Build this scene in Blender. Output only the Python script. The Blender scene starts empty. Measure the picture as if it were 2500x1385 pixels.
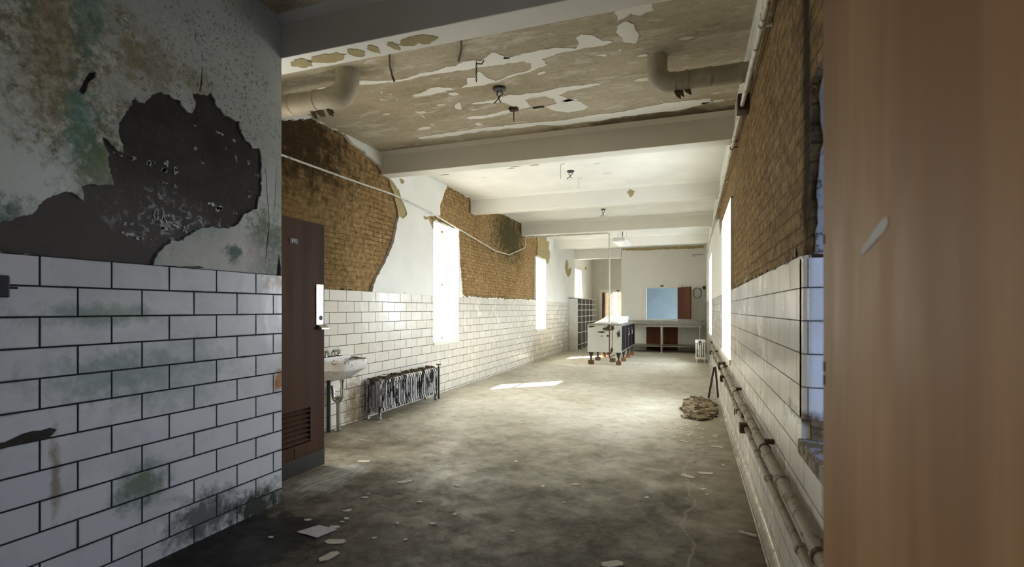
import bpy, bmesh, math, random
from mathutils import Vector, Matrix, noise, geometry

random.seed(7)
SC = bpy.context.scene
COL = SC.collection
PI = math.pi

# ---------------------------------------------------------------- camera
cam_d = bpy.data.cameras.new('camera')
cam_d.sensor_width = 36.0
cam_d.lens = 18.0
cam_d.shift_y = 62.5 / 2500
cam_d.clip_start = 0.02
cam_d.dof.use_dof = True
cam_d.dof.focus_distance = 7.0
cam_d.dof.aperture_fstop = 3.2
cam = bpy.data.objects.new('camera', cam_d)
cam.location = (0, 0, 1.40)
cam.rotation_euler = (PI / 2, 0, math.atan2(440, 1250))
COL.objects.link(cam)
SC.camera = cam

# ---------------------------------------------------------------- world, sun, exposure
SC.view_settings.view_transform = 'Standard'
SC.view_settings.look = 'None'
SC.view_settings.exposure = 1.35
SC.view_settings.gamma = 1.0
SC.view_settings.use_curve_mapping = False
SKY_STRENGTH = 9.0
w = bpy.data.worlds.new('overcast_sky')
SC.world = w
w.use_nodes = True
wn = w.node_tree
bg = wn.nodes['Background']
tc = wn.nodes.new('ShaderNodeTexCoord')
sx = wn.nodes.new('ShaderNodeSeparateXYZ')
wn.links.new(tc.outputs['Generated'], sx.inputs[0])
mr = wn.nodes.new('ShaderNodeMapRange')          # the sunny west side is warm, the east side is blue
mr.inputs[1].default_value = -0.3
mr.inputs[2].default_value = 0.5
wn.links.new(sx.outputs[0], mr.inputs[0])
mx = wn.nodes.new('ShaderNodeMix')
mx.data_type = 'RGBA'
mx.inputs[6].default_value = (1.0, 0.95, 0.86, 1)
mx.inputs[7].default_value = (0.90, 0.95, 1.0, 1)
wn.links.new(mr.outputs[0], mx.inputs[0])
wn.links.new(mx.outputs[2], bg.inputs[0])
mz = wn.nodes.new('ShaderNodeMapRange')          # below the horizon the ground is darker than the sky
mz.inputs[1].default_value = -0.12
mz.inputs[2].default_value = 0.05
mz.inputs[3].default_value = 0.42 * SKY_STRENGTH
mz.inputs[4].default_value = SKY_STRENGTH
wn.links.new(sx.outputs[2], mz.inputs[0])
wn.links.new(mz.outputs[0], bg.inputs[1])

sun_d = bpy.data.lights.new('sun', 'SUN')
sun_d.energy = 22.0
sun_d.color = (1.0, 0.93, 0.82)
sun_d.angle = math.radians(0.9)
sun = bpy.data.objects.new('sun', sun_d)
_el = math.radians(47)
_dir = Vector((0.75 * math.cos(_el), 0.66 * math.cos(_el), -math.sin(_el)))
sun.rotation_euler = _dir.to_track_quat('-Z', 'Y').to_euler()
sun.location = (-9, 2, 9)
COL.objects.link(sun)


def portal(x, y, z, sy, sz, ry):
    d = bpy.data.lights.new('window_portal', 'AREA')
    d.shape = 'RECTANGLE'
    d.size, d.size_y = sz, sy
    d.cycles.is_portal = True
    o = bpy.data.objects.new('window_portal', d)
    o.location = (x, y, z)
    o.rotation_euler = (0, ry, 0)
    COL.objects.link(o)


# window openings: (y0, y1, z0, z1)
LW = [(3.06, 4.05, 0.25, 2.95), (7.40, 8.36, 0.85, 2.83), (13.20, 14.17, 0.85, 2.80), (18.0, 19.2, 0.85, 2.86), (22.0, 23.4, 0.85, 2.80)]  # first and last are added and unseen, to bring in light
RW = [(0.50, 2.33, 0.87, 2.32), (6.40, 8.25, 0.80, 2.70), (12.5, 14.3, 0.80, 2.70), (18.7, 20.3, 0.80, 2.60)]  # last is added and unseen, to light the blue room
for y0, y1, z0, z1 in LW:
    portal(-4.38, (y0 + y1) / 2, (z0 + z1) / 2, y1 - y0, z1 - z0, -PI / 2)
PW = (-1.30, -0.38, 1.02, 2.12)      # added unseen window behind the viewer, to light the near door
portal(-3.04, (PW[0] + PW[1]) / 2, (PW[2] + PW[3]) / 2, PW[1] - PW[0], PW[3] - PW[2], -PI / 2)
for y0, y1, z0, z1 in RW:
    portal(0.86, (y0 + y1) / 2, (z0 + z1) / 2, y1 - y0, z1 - z0, PI / 2)

# ---------------------------------------------------------------- traced outlines of the missing plaster (metres, on their own wall)
BRICK_A = [(3.856,3.309),(4.25,3.364),(4.653,3.533),(4.777,3.528),(4.966,3.514),(5.182,3.505),(5.346,3.452),(5.553,3.407),(5.812,3.37),(6.009,3.286),(6.112,3.195),(6.239,3.06),(6.348,2.867),(6.37,2.702),(6.304,2.524),(6.217,2.322),(6.112,2.146),(5.969,1.971),(5.832,1.826),(5.736,1.687),(5.718,1.60),(3.0,1.60),(3.0,3.25)]
TAN_A = [(6.133,3.224),(6.348,3.108),(6.438,2.981),(6.576,2.861),(6.6,2.803),(6.506,2.725),(6.393,2.718),(6.348,2.771),(6.282,2.998),(6.175,3.14)]
TAN_B = [(6.393,3.287),(6.506,3.29),(6.52,3.256),(6.438,3.212),(6.384,3.248)]
BRICK_B = [(7.909,3.532),(8.094,3.527),(8.487,3.509),(8.915,3.509),(8.965,3.438),(9.04,3.392),(9.091,3.257),(9.327,3.289),(10.652,3.522),(10.929,3.529),(11.445,3.523),(12.049,3.517),(12.049,3.359),(12.134,3.212),(12.529,3.251),(13.393,3.366),(13.413,3.122),(13.342,2.839),(13.142,2.834),(13.142,1.642),(12.007,1.639),(9.892,1.632),(8.673,1.633),(8.533,1.659),(8.487,1.871),(8.42,2.253),(8.366,2.822),(7.849,2.838),(7.412,2.848),(7.323,2.876),(7.635,2.973),(7.635,3.123),(7.77,3.329)]
TAN_C = [(13.413,3.369),(14.313,3.489),(14.256,3.374),(14.547,3.363),(14.488,3.185),(14.642,3.076),(14.606,2.915),(14.488,2.748),(14.256,2.704),(14.143,2.826),(13.342,2.839)]
TAN_D = [(7.081,2.868),(7.358,2.89),(7.448,2.862),(7.412,2.822),(7.394,2.698),(7.323,2.756),(7.252,2.821),(7.081,2.818)]
HOLE_E = [(16.622,3.018),(16.852,3.057),(17.008,2.962),(17.008,2.746),(17.168,2.794),(17.412,2.849),(17.461,2.742),(17.33,2.586),(17.088,2.498),(16.775,2.515),(16.547,2.677),(16.472,2.847)]
HOLE_F = [(19.831,3.056),(20.194,3.072),(20.043,2.926),(19.894,2.957)]
DARK = [(1.186,1.661),(1.186,1.702),(1.349,1.765),(1.392,1.794),(1.459,1.834),(1.51,1.895),(1.563,1.94),(1.58,1.965),(1.618,1.966),(1.645,1.947),(1.664,1.931),(1.664,1.996),(1.676,2.011),(1.732,2.022),(1.805,2.037),(1.802,2.086),(1.79,2.094),(1.78,2.176),(1.775,2.227),(1.761,2.265),(1.78,2.26),(1.82,2.23),(1.861,2.22),(1.845,2.27),(1.838,2.321),(1.835,2.374),(1.85,2.401),(1.871,2.43),(1.903,2.508),(1.914,2.54),(1.93,2.518),(1.969,2.539),(2.014,2.585),(2.067,2.62),(2.122,2.615),(2.172,2.611),(2.211,2.565),(2.251,2.567),(2.267,2.635),(2.244,2.7),(2.291,2.701),(2.354,2.706),(2.369,2.738),(2.398,2.71),(2.42,2.667),(2.481,2.637),(2.527,2.633),(2.584,2.632),(2.6,2.57),(2.642,2.528),(2.693,2.501),(2.755,2.506),(2.773,2.411),(2.773,2.31),(2.764,2.208),(2.728,2.087),(2.642,2.043),(2.575,1.963),(2.512,1.926),(2.435,1.915),(2.347,1.908),(2.278,1.879),(2.231,1.841),(2.185,1.805),(2.122,1.791),(2.073,1.755),(2.049,1.718),(2.02,1.68),(2.016,1.634),(1.667,1.642),(1.349,1.643)]
GASH = [(1.649,2.461),(1.667,2.514),(1.694,2.566),(1.727,2.588),(1.724,2.564),(1.69,2.518),(1.681,2.474),(1.667,2.448)]
ISL = [(1.835,2.213,0.035,0.011),(1.914,2.202,0.032,0.016),(1.986,2.205,0.029,0.02),(2.023,2.219,0.017,0.009),(2.085,2.179,0.047,0.023),(2.103,2.231,0.026,0.019),(2.147,2.195,0.03,0.026),(2.153,2.112,0.022,0.01),(2.079,2.113,0.03,0.009),(2.278,2.371,0.014,0.017),(2.271,2.506,0.011,0.01),(2.465,2.515,0.053,0.011),(2.551,2.5,0.025,0.011),(2.567,2.383,0.015,0.03),(2.667,2.389,0.018,0.022),(2.746,2.318,0.036,0.028),(2.664,2.158,0.023,0.035),(2.493,2.432,0.019,0.007),(2.398,2.039,0.061,0.026),(2.435,2.032,0.043,0.021),(2.572,2.024,0.03,0.014),(1.93,1.794,0.053,0.018),(1.887,1.849,0.028,0.011),(1.871,1.797,0.024,0.017),(1.914,1.859,0.012,0.007),(2.037,1.924,0.021,0.032),(2.055,1.962,0.019,0.009),(2.085,1.909,0.034,0.026),(2.061,1.859,0.051,0.019),(2.122,1.939,0.022,0.012),(2.147,1.889,0.057,0.017),(2.211,1.869,0.022,0.024),(2.326,2.291,0.014,0.005)]
P1 = [(-2.949,3.978),(-2.834,4.034),(-2.638,4.087),(-2.466,4.101),(-2.306,4.053),(-2.172,4.071),(-2.028,4.036),(-1.934,4.041),(-1.843,3.992),(-1.764,3.993),(-1.689,4.033),(-1.602,3.947),(-1.533,3.934),(-1.506,3.994),(-1.484,4.04),(-1.375,4.053),(-1.304,4.027),(-1.183,4.033),(-1.061,4.027),(-0.898,4.085),(-0.844,3.998),(-0.842,3.931),(-0.793,3.915),(-0.721,3.941),(-0.681,4.033),(-0.589,4.088),(-0.672,4.116),(-0.787,4.112),(-0.905,4.118),(-1.026,4.125),(-1.12,4.155),(-1.197,4.167),(-1.195,4.247),(-1.17,4.27),(-1.24,4.314),(-1.326,4.34),(-1.414,4.367),(-1.5,4.381),(-1.58,4.413),(-1.723,4.456),(-1.874,4.474),(-2.018,4.466),(-2.091,4.464),(-2.011,4.403),(-1.937,4.288),(-1.87,4.296),(-1.801,4.201),(-1.776,4.24),(-1.765,4.348),(-1.707,4.415),(-1.612,4.387),(-1.488,4.347),(-1.374,4.323),(-1.322,4.285),(-1.314,4.218),(-1.372,4.158),(-1.468,4.137),(-1.607,4.157),(-1.729,4.128),(-1.868,4.135),(-2.005,4.13),(-2.144,4.125),(-2.285,4.119),(-2.437,4.127),(-2.651,4.13),(-2.828,4.116),(-2.992,4.058)]
P2 = [(-2.625,4.46),(-2.527,4.441),(-2.45,4.416),(-2.366,4.377),(-2.274,4.376),(-2.179,4.426),(-2.167,4.464),(-2.28,4.476),(-2.402,4.502),(-2.534,4.51),(-2.623,4.497)]
P3 = [(-2.151,4.832),(-2.019,4.82),(-1.89,4.81),(-1.804,4.785),(-1.7,4.749),(-1.64,4.789),(-1.55,4.785),(-1.377,4.793),(-1.184,4.76),(-0.982,4.781),(-0.822,4.789),(-0.802,4.829),(-0.998,4.858),(-1.138,4.86),(-1.241,4.929),(-1.181,5.041),(-1.087,5.148),(-1.016,5.309),(-1.105,5.379),(-1.266,5.406),(-1.396,5.297),(-1.454,5.167),(-1.316,5.106),(-1.316,4.993),(-1.38,4.905),(-1.51,4.895),(-1.597,4.931),(-1.591,5.107),(-1.679,5.136),(-1.769,5.166),(-1.918,5.219),(-2.057,5.236),(-2.2,5.252),(-2.343,5.224),(-2.37,5.17),(-2.294,5.153),(-2.135,5.178),(-1.923,5.145),(-1.772,5.083),(-1.775,5.003),(-1.847,4.9),(-1.994,4.875),(-2.133,4.865)]
P4 = [(-3.202,5.575),(-2.978,5.544),(-2.689,5.54),(-2.4,5.514),(-2.138,5.532),(-1.898,5.544),(-1.664,5.556),(-1.475,5.599),(-1.229,5.594),(-0.984,5.548),(-0.682,5.57),(-0.558,5.531),(-0.239,5.485),(0.036,5.506),(0.171,5.516),(0.174,5.631),(-0.105,5.731),(-0.397,5.712),(-0.562,5.718),(-0.776,5.709),(-1.021,5.759),(-1.179,5.74),(-1.432,5.756),(-1.658,5.652),(-1.838,5.677),(-2.074,5.644),(-2.354,5.622),(-2.647,5.65),(-2.94,5.656),(-3.201,5.626)]
Q0 = [(-2.327,4.828),(-2.274,4.769),(-2.248,4.797),(-2.282,4.864),(-2.296,4.919),(-2.338,4.937),(-2.352,4.879)]
Q1 = [(-2.797,4.825),(-2.687,4.843),(-2.698,4.902),(-2.784,4.893),(-2.803,4.865)]
Q2 = [(-2.335,5.366),(-2.287,5.336),(-2.261,5.44),(-2.332,5.44)]
Q3 = [(-2.81,4.341),(-2.787,4.367),(-2.819,4.391)]
Q4 = [(-2.861,4.271),(-2.854,4.308),(-2.883,4.315)]
Q5 = [(-2.809,4.467),(-2.801,4.507),(-2.829,4.513)]
Q6 = [(-1.31,4.418),(-1.25,4.395),(-1.218,4.421),(-1.279,4.45),(-1.318,4.445)]
Q7 = [(-2.825,5.208),(-2.787,5.241),(-2.828,5.265)]
Q8 = [(-2.972,4.41),(-2.886,4.47),(-2.925,4.479),(-2.971,4.448)]
Q9 = [(-2.794,4.911),(-2.788,4.978),(-2.792,5.066),(-2.801,5.018)]
Q10 = [(-0.494,3.564),(-0.359,3.561),(-0.249,3.583),(-0.259,3.736),(-0.363,3.792),(-0.417,3.735),(-0.462,3.776),(-0.518,3.815),(-0.523,3.698)]
Q11 = [(-0.536,3.869),(-0.469,3.832),(-0.404,3.895),(-0.387,4.048),(-0.432,4.166),(-0.504,4.118),(-0.54,3.972)]
Q12 = [(-0.755,4.258),(-0.684,4.258),(-0.684,4.296),(-0.758,4.275)]
Q13 = [(-0.575,4.234),(-0.541,4.234),(-0.548,4.269)]

# ---------------------------------------------------------------- node helper
class G:
    def __init__(s, name, rough=0.6, metal=0.0, spec=0.5):
        s.m = bpy.data.materials.new(name)
        s.m.use_nodes = True
        s.nt = s.m.node_tree
        s.b = s.nt.nodes['Principled BSDF']
        s.b.inputs['Roughness'].default_value = rough
        s.b.inputs['Metallic'].default_value = metal
        s.b.inputs['Specular IOR Level'].default_value = spec
        s.co = s.n('ShaderNodeTexCoord').outputs['Object']
        s._xyz = None

    def n(s, t, ins=None, **kw):
        nd = s.nt.nodes.new(t)
        for k, v in kw.items():
            setattr(nd, k, v)
        for k, v in (ins or {}).items():
            s.put(nd.inputs[k], v)
        return nd

    def put(s, sock, v):
        if isinstance(v, bpy.types.NodeSocket):
            s.nt.links.new(v, sock)
        elif isinstance(v, (tuple, list)) and len(v) == 3 and sock.type == 'RGBA':
            sock.default_value = (*v, 1)
        else:
            sock.default_value = v

    def math(s, op, a, b=0.0, clamp=False):
        return s.n('ShaderNodeMath', {0: a, 1: b}, operation=op, use_clamp=clamp).outputs[0]

    def xyz(s):
        if s._xyz is None:
            s._xyz = s.n('ShaderNodeSeparateXYZ', {0: s.co}).outputs
        return s._xyz

    def mix(s, f, a, b, blend='MIX'):
        return s.n('ShaderNodeMix', {0: f, 6: a, 7: b}, data_type='RGBA', blend_type=blend).outputs[2]

    def map(s, scale=(1, 1, 1), loc=(0, 0, 0), rot=(0, 0, 0)):
        return s.n('ShaderNodeMapping', {0: s.co, 1: loc, 2: rot, 3: scale}).outputs[0]

    def noise(s, scale, detail=5, rough=0.6, dist=0.0, vec=None):
        return s.n('ShaderNodeTexNoise', {'Vector': vec or s.co, 'Scale': scale, 'Detail': detail,
                                          'Roughness': rough, 'Distortion': dist}).outputs[0]

    def rng(s, v, a, b, c=0.0, d=1.0):
        return s.n('ShaderNodeMapRange', {0: v, 1: a, 2: b, 3: c, 4: d}).outputs[0]

    def blob(s, c, r, ragged=0.5, nscale=9, soft=0.35):
        # a stain or painted-in shade of its own place, size and ragged outline on a wall, floor or door
        v = s.n('ShaderNodeVectorMath', {0: s.co, 1: tuple(-q for q in c)}, operation='ADD').outputs[0]
        v = s.n('ShaderNodeVectorMath', {0: v, 1: tuple(1 / q for q in r)}, operation='MULTIPLY').outputs[0]
        l = s.n('ShaderNodeVectorMath', {0: v}, operation='LENGTH').outputs['Value']
        nz = s.rng(s.noise(nscale, 6, 0.7), 0.3, 0.7, -ragged, ragged)
        return s.rng(s.math('ADD', l, nz), 1.0 + soft, 1.0 - soft, 0, 1)

    def bump(s, h, strength=0.5, dist=0.01, prev=None):
        ins = {'Strength': strength, 'Distance': dist, 'Height': h}
        if prev:
            ins['Normal'] = prev
        return s.n('ShaderNodeBump', ins).outputs[0]

    def out(s, col=None, rough=None, normal=None):
        if col is not None:
            s.put(s.b.inputs['Base Color'], col)
        if rough is not None:
            s.put(s.b.inputs['Roughness'], rough)
        if normal is not None:
            s.nt.links.new(normal, s.b.inputs['Normal'])
        return s.m


def plain(name, col, rough=0.6, metal=0.0, var=0.25, scale=8, bump=0.0, spec=0.5, dark=None):
    g = G(name, rough, metal, spec)
    f = g.rng(g.noise(scale, 6, 0.65), 0.3, 0.7)
    d = dark or tuple(c * (1 - var) for c in col)
    c = g.mix(f, d, col)
    return g.out(c, None, g.bump(g.noise(scale * 3, 4), bump, 0.01) if bump else None)


def chipped(name, col, under, amount=0.4, scale=14, rough=0.5, metal=0.0, stretch=(1, 1, 1), world=False):
    # old enamel paint flaking off to what lies underneath
    g = G(name, rough, metal)
    if world:
        g.co = g.n('ShaderNodeNewGeometry').outputs['Position']
    v = g.map(stretch)
    f = g.rng(g.noise(scale, 8, 0.72, 0.3, v), 0.62 - amount * 0.3, 0.65 - amount * 0.3)
    tone = g.mix(g.rng(g.noise(scale * 0.4, 4), 0.3, 0.7), tuple(c * 0.8 for c in col), col)
    c = g.mix(f, tone, under)
    return g.out(c, g.rng(f, 0, 1, rough, 0.85), g.bump(f, -0.3, 0.004))


def uvw(g, u0, v0):
    X, Y, Z = g.xyz()
    u = g.math('SUBTRACT', g.math('SUBTRACT', Y, X), u0)
    v = g.math('ADD', Z, v0)
    return g.n('ShaderNodeCombineXYZ', {0: u, 1: v, 2: 0.0}).outputs[0]


def tile(name, w, h, ztop, u0, c1, c2, grout, msize=0.0035, stains=(), grime=(0.25, 0.22, 0.15), gamt=0.25):
    g = G(name, 0.16, 0.0, 0.5)
    vec = uvw(g, u0, -ztop + 30 * h)
    br = g.n('ShaderNodeTexBrick', {'Vector': vec, 'Color1': c1, 'Color2': c2, 'Mortar': grout, 'Scale': 1.0,
                                    'Mortar Size': msize, 'Mortar Smooth': 0.15, 'Bias': 0.0,
                                    'Brick Width': w, 'Row Height': h}, offset=0.5, offset_frequency=2)
    col, fac = br.outputs['Color'], br.outputs['Fac']
    inv = g.math('SUBTRACT', 1.0, fac)
    n1 = g.noise(2.3, 8, 0.7, 0.4)
    gm = g.math('MULTIPLY', g.rng(n1, 0.5, 0.75, 0, gamt), inv)
    col = g.mix(gm, col, grime)
    spk = g.math('MULTIPLY', g.rng(g.noise(55, 4, 0.7), 0.68, 0.74, 0, 0.5), inv)
    col = g.mix(spk, col, tuple(q * 0.4 for q in grime))
    # grime that has run along the joints
    br2 = g.n('ShaderNodeTexBrick', {'Vector': vec, 'Scale': 1.0, 'Mortar Size': 0.016, 'Mortar Smooth': 1.0,
                                     'Brick Width': w, 'Row Height': h}, offset=0.5, offset_frequency=2).outputs['Fac']
    jf = g.math('MULTIPLY', g.math('MULTIPLY', br2, g.rng(g.noise(4.5, 6, 0.7), 0.47, 0.68)), 0.8 if gamt > 0.4 else 0.5)
    col = g.mix(g.math('MULTIPLY', jf, inv), col, grime)
    for c, r, sc, amt in stains:
        col = g.mix(g.math('MULTIPLY', g.math('MULTIPLY', g.blob(c, r, 0.6, 14, 0.5), amt), inv), col, sc)
    rough = g.rng(fac, 0, 1, 0.17, 0.9)
    rough = g.math('ADD', rough, g.rng(n1, 0.45, 0.75, 0, 0.25))
    wavy = g.noise(9, 2, 0.4)
    nb = g.bump(wavy, 0.12, 0.02)
    nb = g.bump(inv, 0.7, 0.004, nb)
    return g.out(col, rough, nb)


def bricks(name, c1, c2, mortar, w=0.205, h=0.072, u0=0.0, green=(), drop=0.5):
    g = G(name, 0.92, 0.0, 0.2)
    vec = uvw(g, u0, 5.0)
    wob = g.n('ShaderNodeTexNoise', {'Vector': g.co, 'Scale': 6.0, 'Detail': 3.0}).outputs['Color']
    wob = g.n('ShaderNodeVectorMath', {0: wob, 1: (0.5, 0.5, 0.5)}, operation='SUBTRACT').outputs[0]
    wob = g.n('ShaderNodeVectorMath', {0: wob, 'Scale': 0.035}, operation='SCALE').outputs[0]
    vec2 = g.n('ShaderNodeVectorMath', {0: vec, 1: wob}, operation='ADD').outputs[0]
    br = g.n('ShaderNodeTexBrick', {'Vector': vec2, 'Color1': c1, 'Color2': c2, 'Mortar': mortar, 'Scale': 1.0,
                                    'Mortar Size': 0.006, 'Mortar Smooth': 0.35, 'Bias': -0.1,
                                    'Brick Width': w, 'Row Height': h}, offset=0.5, offset_frequency=2)
    fac = br.outputs['Fac']
    n1 = g.noise(13, 8, 0.75)
    n2 = g.noise(1.6, 5, 0.6)
    n3 = g.noise(34, 6, 0.75, 0.5, g.map((1, 1, 0.55)))
    # scabs of leftover plaster smear over the brickwork and hide its joints
    smear = g.rng(n2, 0.38, 0.6)
    col = g.mix(g.math('MULTIPLY', smear, drop), br.outputs['Color'], tuple(q * 1.05 for q in c1))
    col = g.mix(g.rng(n1, 0.40, 0.58, 0.65, 0.0), col, tuple(q * 0.30 for q in c2))
    col = g.mix(g.rng(n3, 0.545, 0.64, 0, 0.85), col, tuple(q * 0.13 for q in c2))
    col = g.mix(g.rng(g.noise(7, 5, 0.7), 0.66, 0.72, 0, 0.55), col, (0.25, 0.075, 0.03))
    for c, r, gc, amt in green:  # green stains, and shade painted into the brick
        col = g.mix(g.math('MULTIPLY', g.blob(c, r, 0.6, 7, 0.45), amt), col, gc)
    hgt = g.math('SUBTRACT', g.math('MULTIPLY', n1, 1.2), g.math('MULTIPLY', fac, 0.5))
    hgt = g.math('ADD', hgt, g.math('MULTIPLY', n3, -0.7))
    return g.out(col, None, g.bump(hgt, 1.0, 0.03))


def paint(name, col, tint=0.12, flake=0.3, under=(0.36, 0.28, 0.17), scale=5, rough=0.6, stretch=(1, 1, 1)):
    # old wall or ceiling paint: faint water stains, hairline flakes showing the coat below
    g = G(name, rough)
    v = g.map(stretch)
    c = g.mix(g.rng(g.noise(scale * 0.4, 6, 0.6), 0.35, 0.7, 0, 1), col, tuple(q * (1 - tint) for q in col))
    n1 = g.noise(scale * 3, 8, 0.75, 0.3, v)
    big = g.rng(g.noise(scale * 0.5, 3, 0.5), 0.42, 0.62)
    f = g.math('MULTIPLY', g.rng(n1, 0.68 - 0.08 * flake, 0.71 - 0.08 * flake), g.math('MULTIPLY', big, min(1.0, flake * 2)))
    c = g.mix(f, c, under)
    h = g.math('ADD', g.math('MULTIPLY', f, -1.0), g.math('MULTIPLY', g.noise(scale * 5, 5, 0.6), 0.35))
    return g.out(c, None, g.bump(h, 0.35, 0.008))


def wood(name, c1, c2, rough=0.4, axis='z', scale=1.0, stains=(), coat=0.0):
    g = G(name, rough)
    st = {'z': (22, 22, 1.0), 'y': (22, 1.0, 22), 'x': (1.0, 22, 22)}[axis]
    v = g.map(tuple(q * scale for q in st))
    n1 = g.noise(1.6, 6, 0.65, 0.6, v)
    n2 = g.noise(1.1, 4, 0.5, 0.0, g.map(tuple(0.35 * q for q in st)))
    c = g.mix(g.rng(n1, 0.32, 0.7), c1, c2)
    c = g.mix(g.rng(n2, 0.4, 0.65, 0, 0.6), c, tuple(q * 0.6 for q in c1))
    for ce, r, sc, amt in stains:
        c = g.mix(g.math('MULTIPLY', g.blob(ce, r, 0.4, 30, 0.4), amt), c, sc)
    if coat:
        g.b.inputs['Coat Weight'].default_value = coat
        g.b.inputs['Coat Roughness'].default_value = 0.3
    return g.out(c, g.rng(n1, 0.3, 0.7, rough, rough + 0.2), g.bump(n1, 0.08, 0.003))


# ---------------------------------------------------------------- materials
M = {}
teal, moss, ochre, rust = (0.035, 0.16, 0.12), (0.06, 0.12, 0.055), (0.24, 0.19, 0.09), (0.30, 0.12, 0.03)
M['tile_passage'] = tile('blue white glazed tile', 0.307, 0.1405, 1.645, 4.299, (0.66, 0.68, 0.72), (0.74, 0.75, 0.77), (0.012, 0.012, 0.014), 0.0048,
    stains=[((-2.81, 2.912, 1.60), (0.2, 0.10, 0.06), rust, 0.8), ((-2.81, 2.925, 0.885), (0.2, 0.05, 0.07), (0.34, 0.14, 0.03), 1.0),
            ((-2.81, 1.94, 0.44), (0.3, 0.12, 0.10), moss, 0.75), ((-2.81, 1.55, 0.62), (0.3, 0.02, 0.16), (0.22, 0.14, 0.06), 0.7),
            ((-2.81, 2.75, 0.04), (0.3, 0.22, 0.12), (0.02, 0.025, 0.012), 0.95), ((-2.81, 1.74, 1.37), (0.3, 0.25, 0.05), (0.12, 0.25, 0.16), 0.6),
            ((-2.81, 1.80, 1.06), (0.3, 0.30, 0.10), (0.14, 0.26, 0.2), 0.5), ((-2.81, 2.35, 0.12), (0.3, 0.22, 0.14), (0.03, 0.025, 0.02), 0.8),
            ((-2.81, 2.10, 1.02), (0.3, 0.35, 0.16), (0.2, 0.3, 0.26), 0.45)],
    grime=(0.10, 0.15, 0.13), gamt=0.45)
M['tile_left'] = tile('cream white glazed tile', 0.307, 0.1337, 1.63, 8.8455, (0.66, 0.615, 0.53), (0.73, 0.695, 0.62), (0.03, 0.026, 0.02), 0.0034,
    stains=[((-3.96, 5.35, 0.18), (0.3, 0.17, 0.32), (0.16, 0.095, 0.03), 0.85), ((-3.96, 4.85, 0.3), (0.3, 0.06, 0.5), (0.3, 0.2, 0.1), 0.5)],
    grime=(0.36, 0.28, 0.17), gamt=0.22)
M['tile_right'] = tile('grey cream glazed tile', 0.307, 0.1337, 1.62, 0.05, (0.80, 0.76, 0.67), (0.86, 0.83, 0.76), (0.05, 0.042, 0.03), 0.0026,
    stains=[((0.42, 2.45, 0.96), (0.2, 0.22, 0.03), (0.10, 0.05, 0.02), 0.9), ((0.42, 4.0, 0.05), (0.3, 2.2, 0.07), (0.2, 0.15, 0.08), 0.6)],
    grime=(0.38, 0.32, 0.22), gamt=0.35)
M['tile_far'] = tile('peach glazed tile', 0.32, 0.16, 2.0, 0.0, (0.75, 0.62, 0.48), (0.8, 0.68, 0.55), (0.3, 0.22, 0.15), 0.004, gamt=0.2)
M['brick_left'] = bricks('tan brick', (0.62, 0.41, 0.19), (0.46, 0.275, 0.105), (0.24, 0.135, 0.045), w=0.195, h=0.063, u0=0.07, drop=0.75,
    green=[((-4.0, 11.2, 3.1), (0.5, 0.95, 0.55), (0.055, 0.06, 0.02), 0.85), ((-4.0, 4.3, 2.3), (0.5, 0.9, 0.9), (0.14, 0.10, 0.03), 0.5),
           ((-4.0, 4.3, 3.25), (0.5, 0.95, 0.5), (0.045, 0.025, 0.008), 0.9)])
M['brick_right'] = bricks('brown brick', (0.56, 0.39, 0.20), (0.44, 0.275, 0.12), (0.20, 0.125, 0.05), w=0.21, h=0.076,
    green=[((0.45, 2.42, 2.5), (0.3, 0.09, 1.4), (0.02, 0.012, 0.006), 0.9)])  # dark shadow strip beside the jamb, painted into the brick colour
g = G('bare dark cement', 0.85)
c = g.mix(g.rng(g.noise(3.0, 6, 0.65), 0.35, 0.7), (0.022, 0.018, 0.012), (0.055, 0.047, 0.04))
c = g.mix(g.blob((-2.82, 1.75, 1.80), (0.6, 0.75, 0.30), 0.5, 3, 0.5), c, (0.10, 0.088, 0.08))
c = g.mix(g.rng(g.noise(45, 5, 0.75), 0.58, 0.7, 0, 0.5), c, (0.15, 0.14, 0.13))
wsp = g.math('MULTIPLY', g.rng(g.noise(17, 8, 0.75, 1.0), 0.53, 0.60), g.blob((-2.82, 2.16, 1.90), (0.6, 0.32, 0.13), 0.5, 6, 0.5))
c = g.mix(g.math('MULTIPLY', wsp, 0.75), c, (0.50, 0.54, 0.56))
M['cement'] = g.out(c, None, g.bump(g.noise(22, 6, 0.7), 0.6, 0.01))
M['brown_coat'] = plain('brown plaster coat', (0.42, 0.33, 0.16), 0.9, var=0.25, scale=9, bump=0.3)
M['plaster'] = paint('white wall plaster', (0.80, 0.79, 0.74), 0.10, 0.25, (0.36, 0.29, 0.18))
M['plaster_edge'] = M['plaster']
M['plaster_right'] = paint('flaking white plaster', (0.78, 0.77, 0.71), 0.15, 1.0, (0.25, 0.2, 0.12), 6, stretch=(1, 1, 0.4))
M['beam'] = paint('white beam paint', (0.80, 0.78, 0.71), 0.10, 0.12, (0.4, 0.33, 0.2), 3)
M['back_paint'] = paint('white block paint', (0.76, 0.74, 0.67), 0.06, 0.06, (0.3, 0.24, 0.14), 4)
M['recess_paint'] = paint('grey recess paint', (0.55, 0.54, 0.48), 0.1, 0.15, (0.25, 0.2, 0.12), 4)
M['blue_paint'] = plain('pale blue wall paint', (0.27, 0.345, 0.39), 0.7, var=0.2, scale=1.5)
M['white_trim'] = plain('white trim paint', (0.78, 0.75, 0.66), 0.5, var=0.12)
M['jamb'] = paint('stained jamb plaster', (0.42, 0.41, 0.37), 0.4, 1.6, (0.05, 0.03, 0.018), 10)
M['ceil_white'] = paint('white ceiling paint', (0.83, 0.82, 0.76), 0.12, 0.35, (0.42, 0.34, 0.2), 4, stretch=(0.35, 1, 1))
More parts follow.
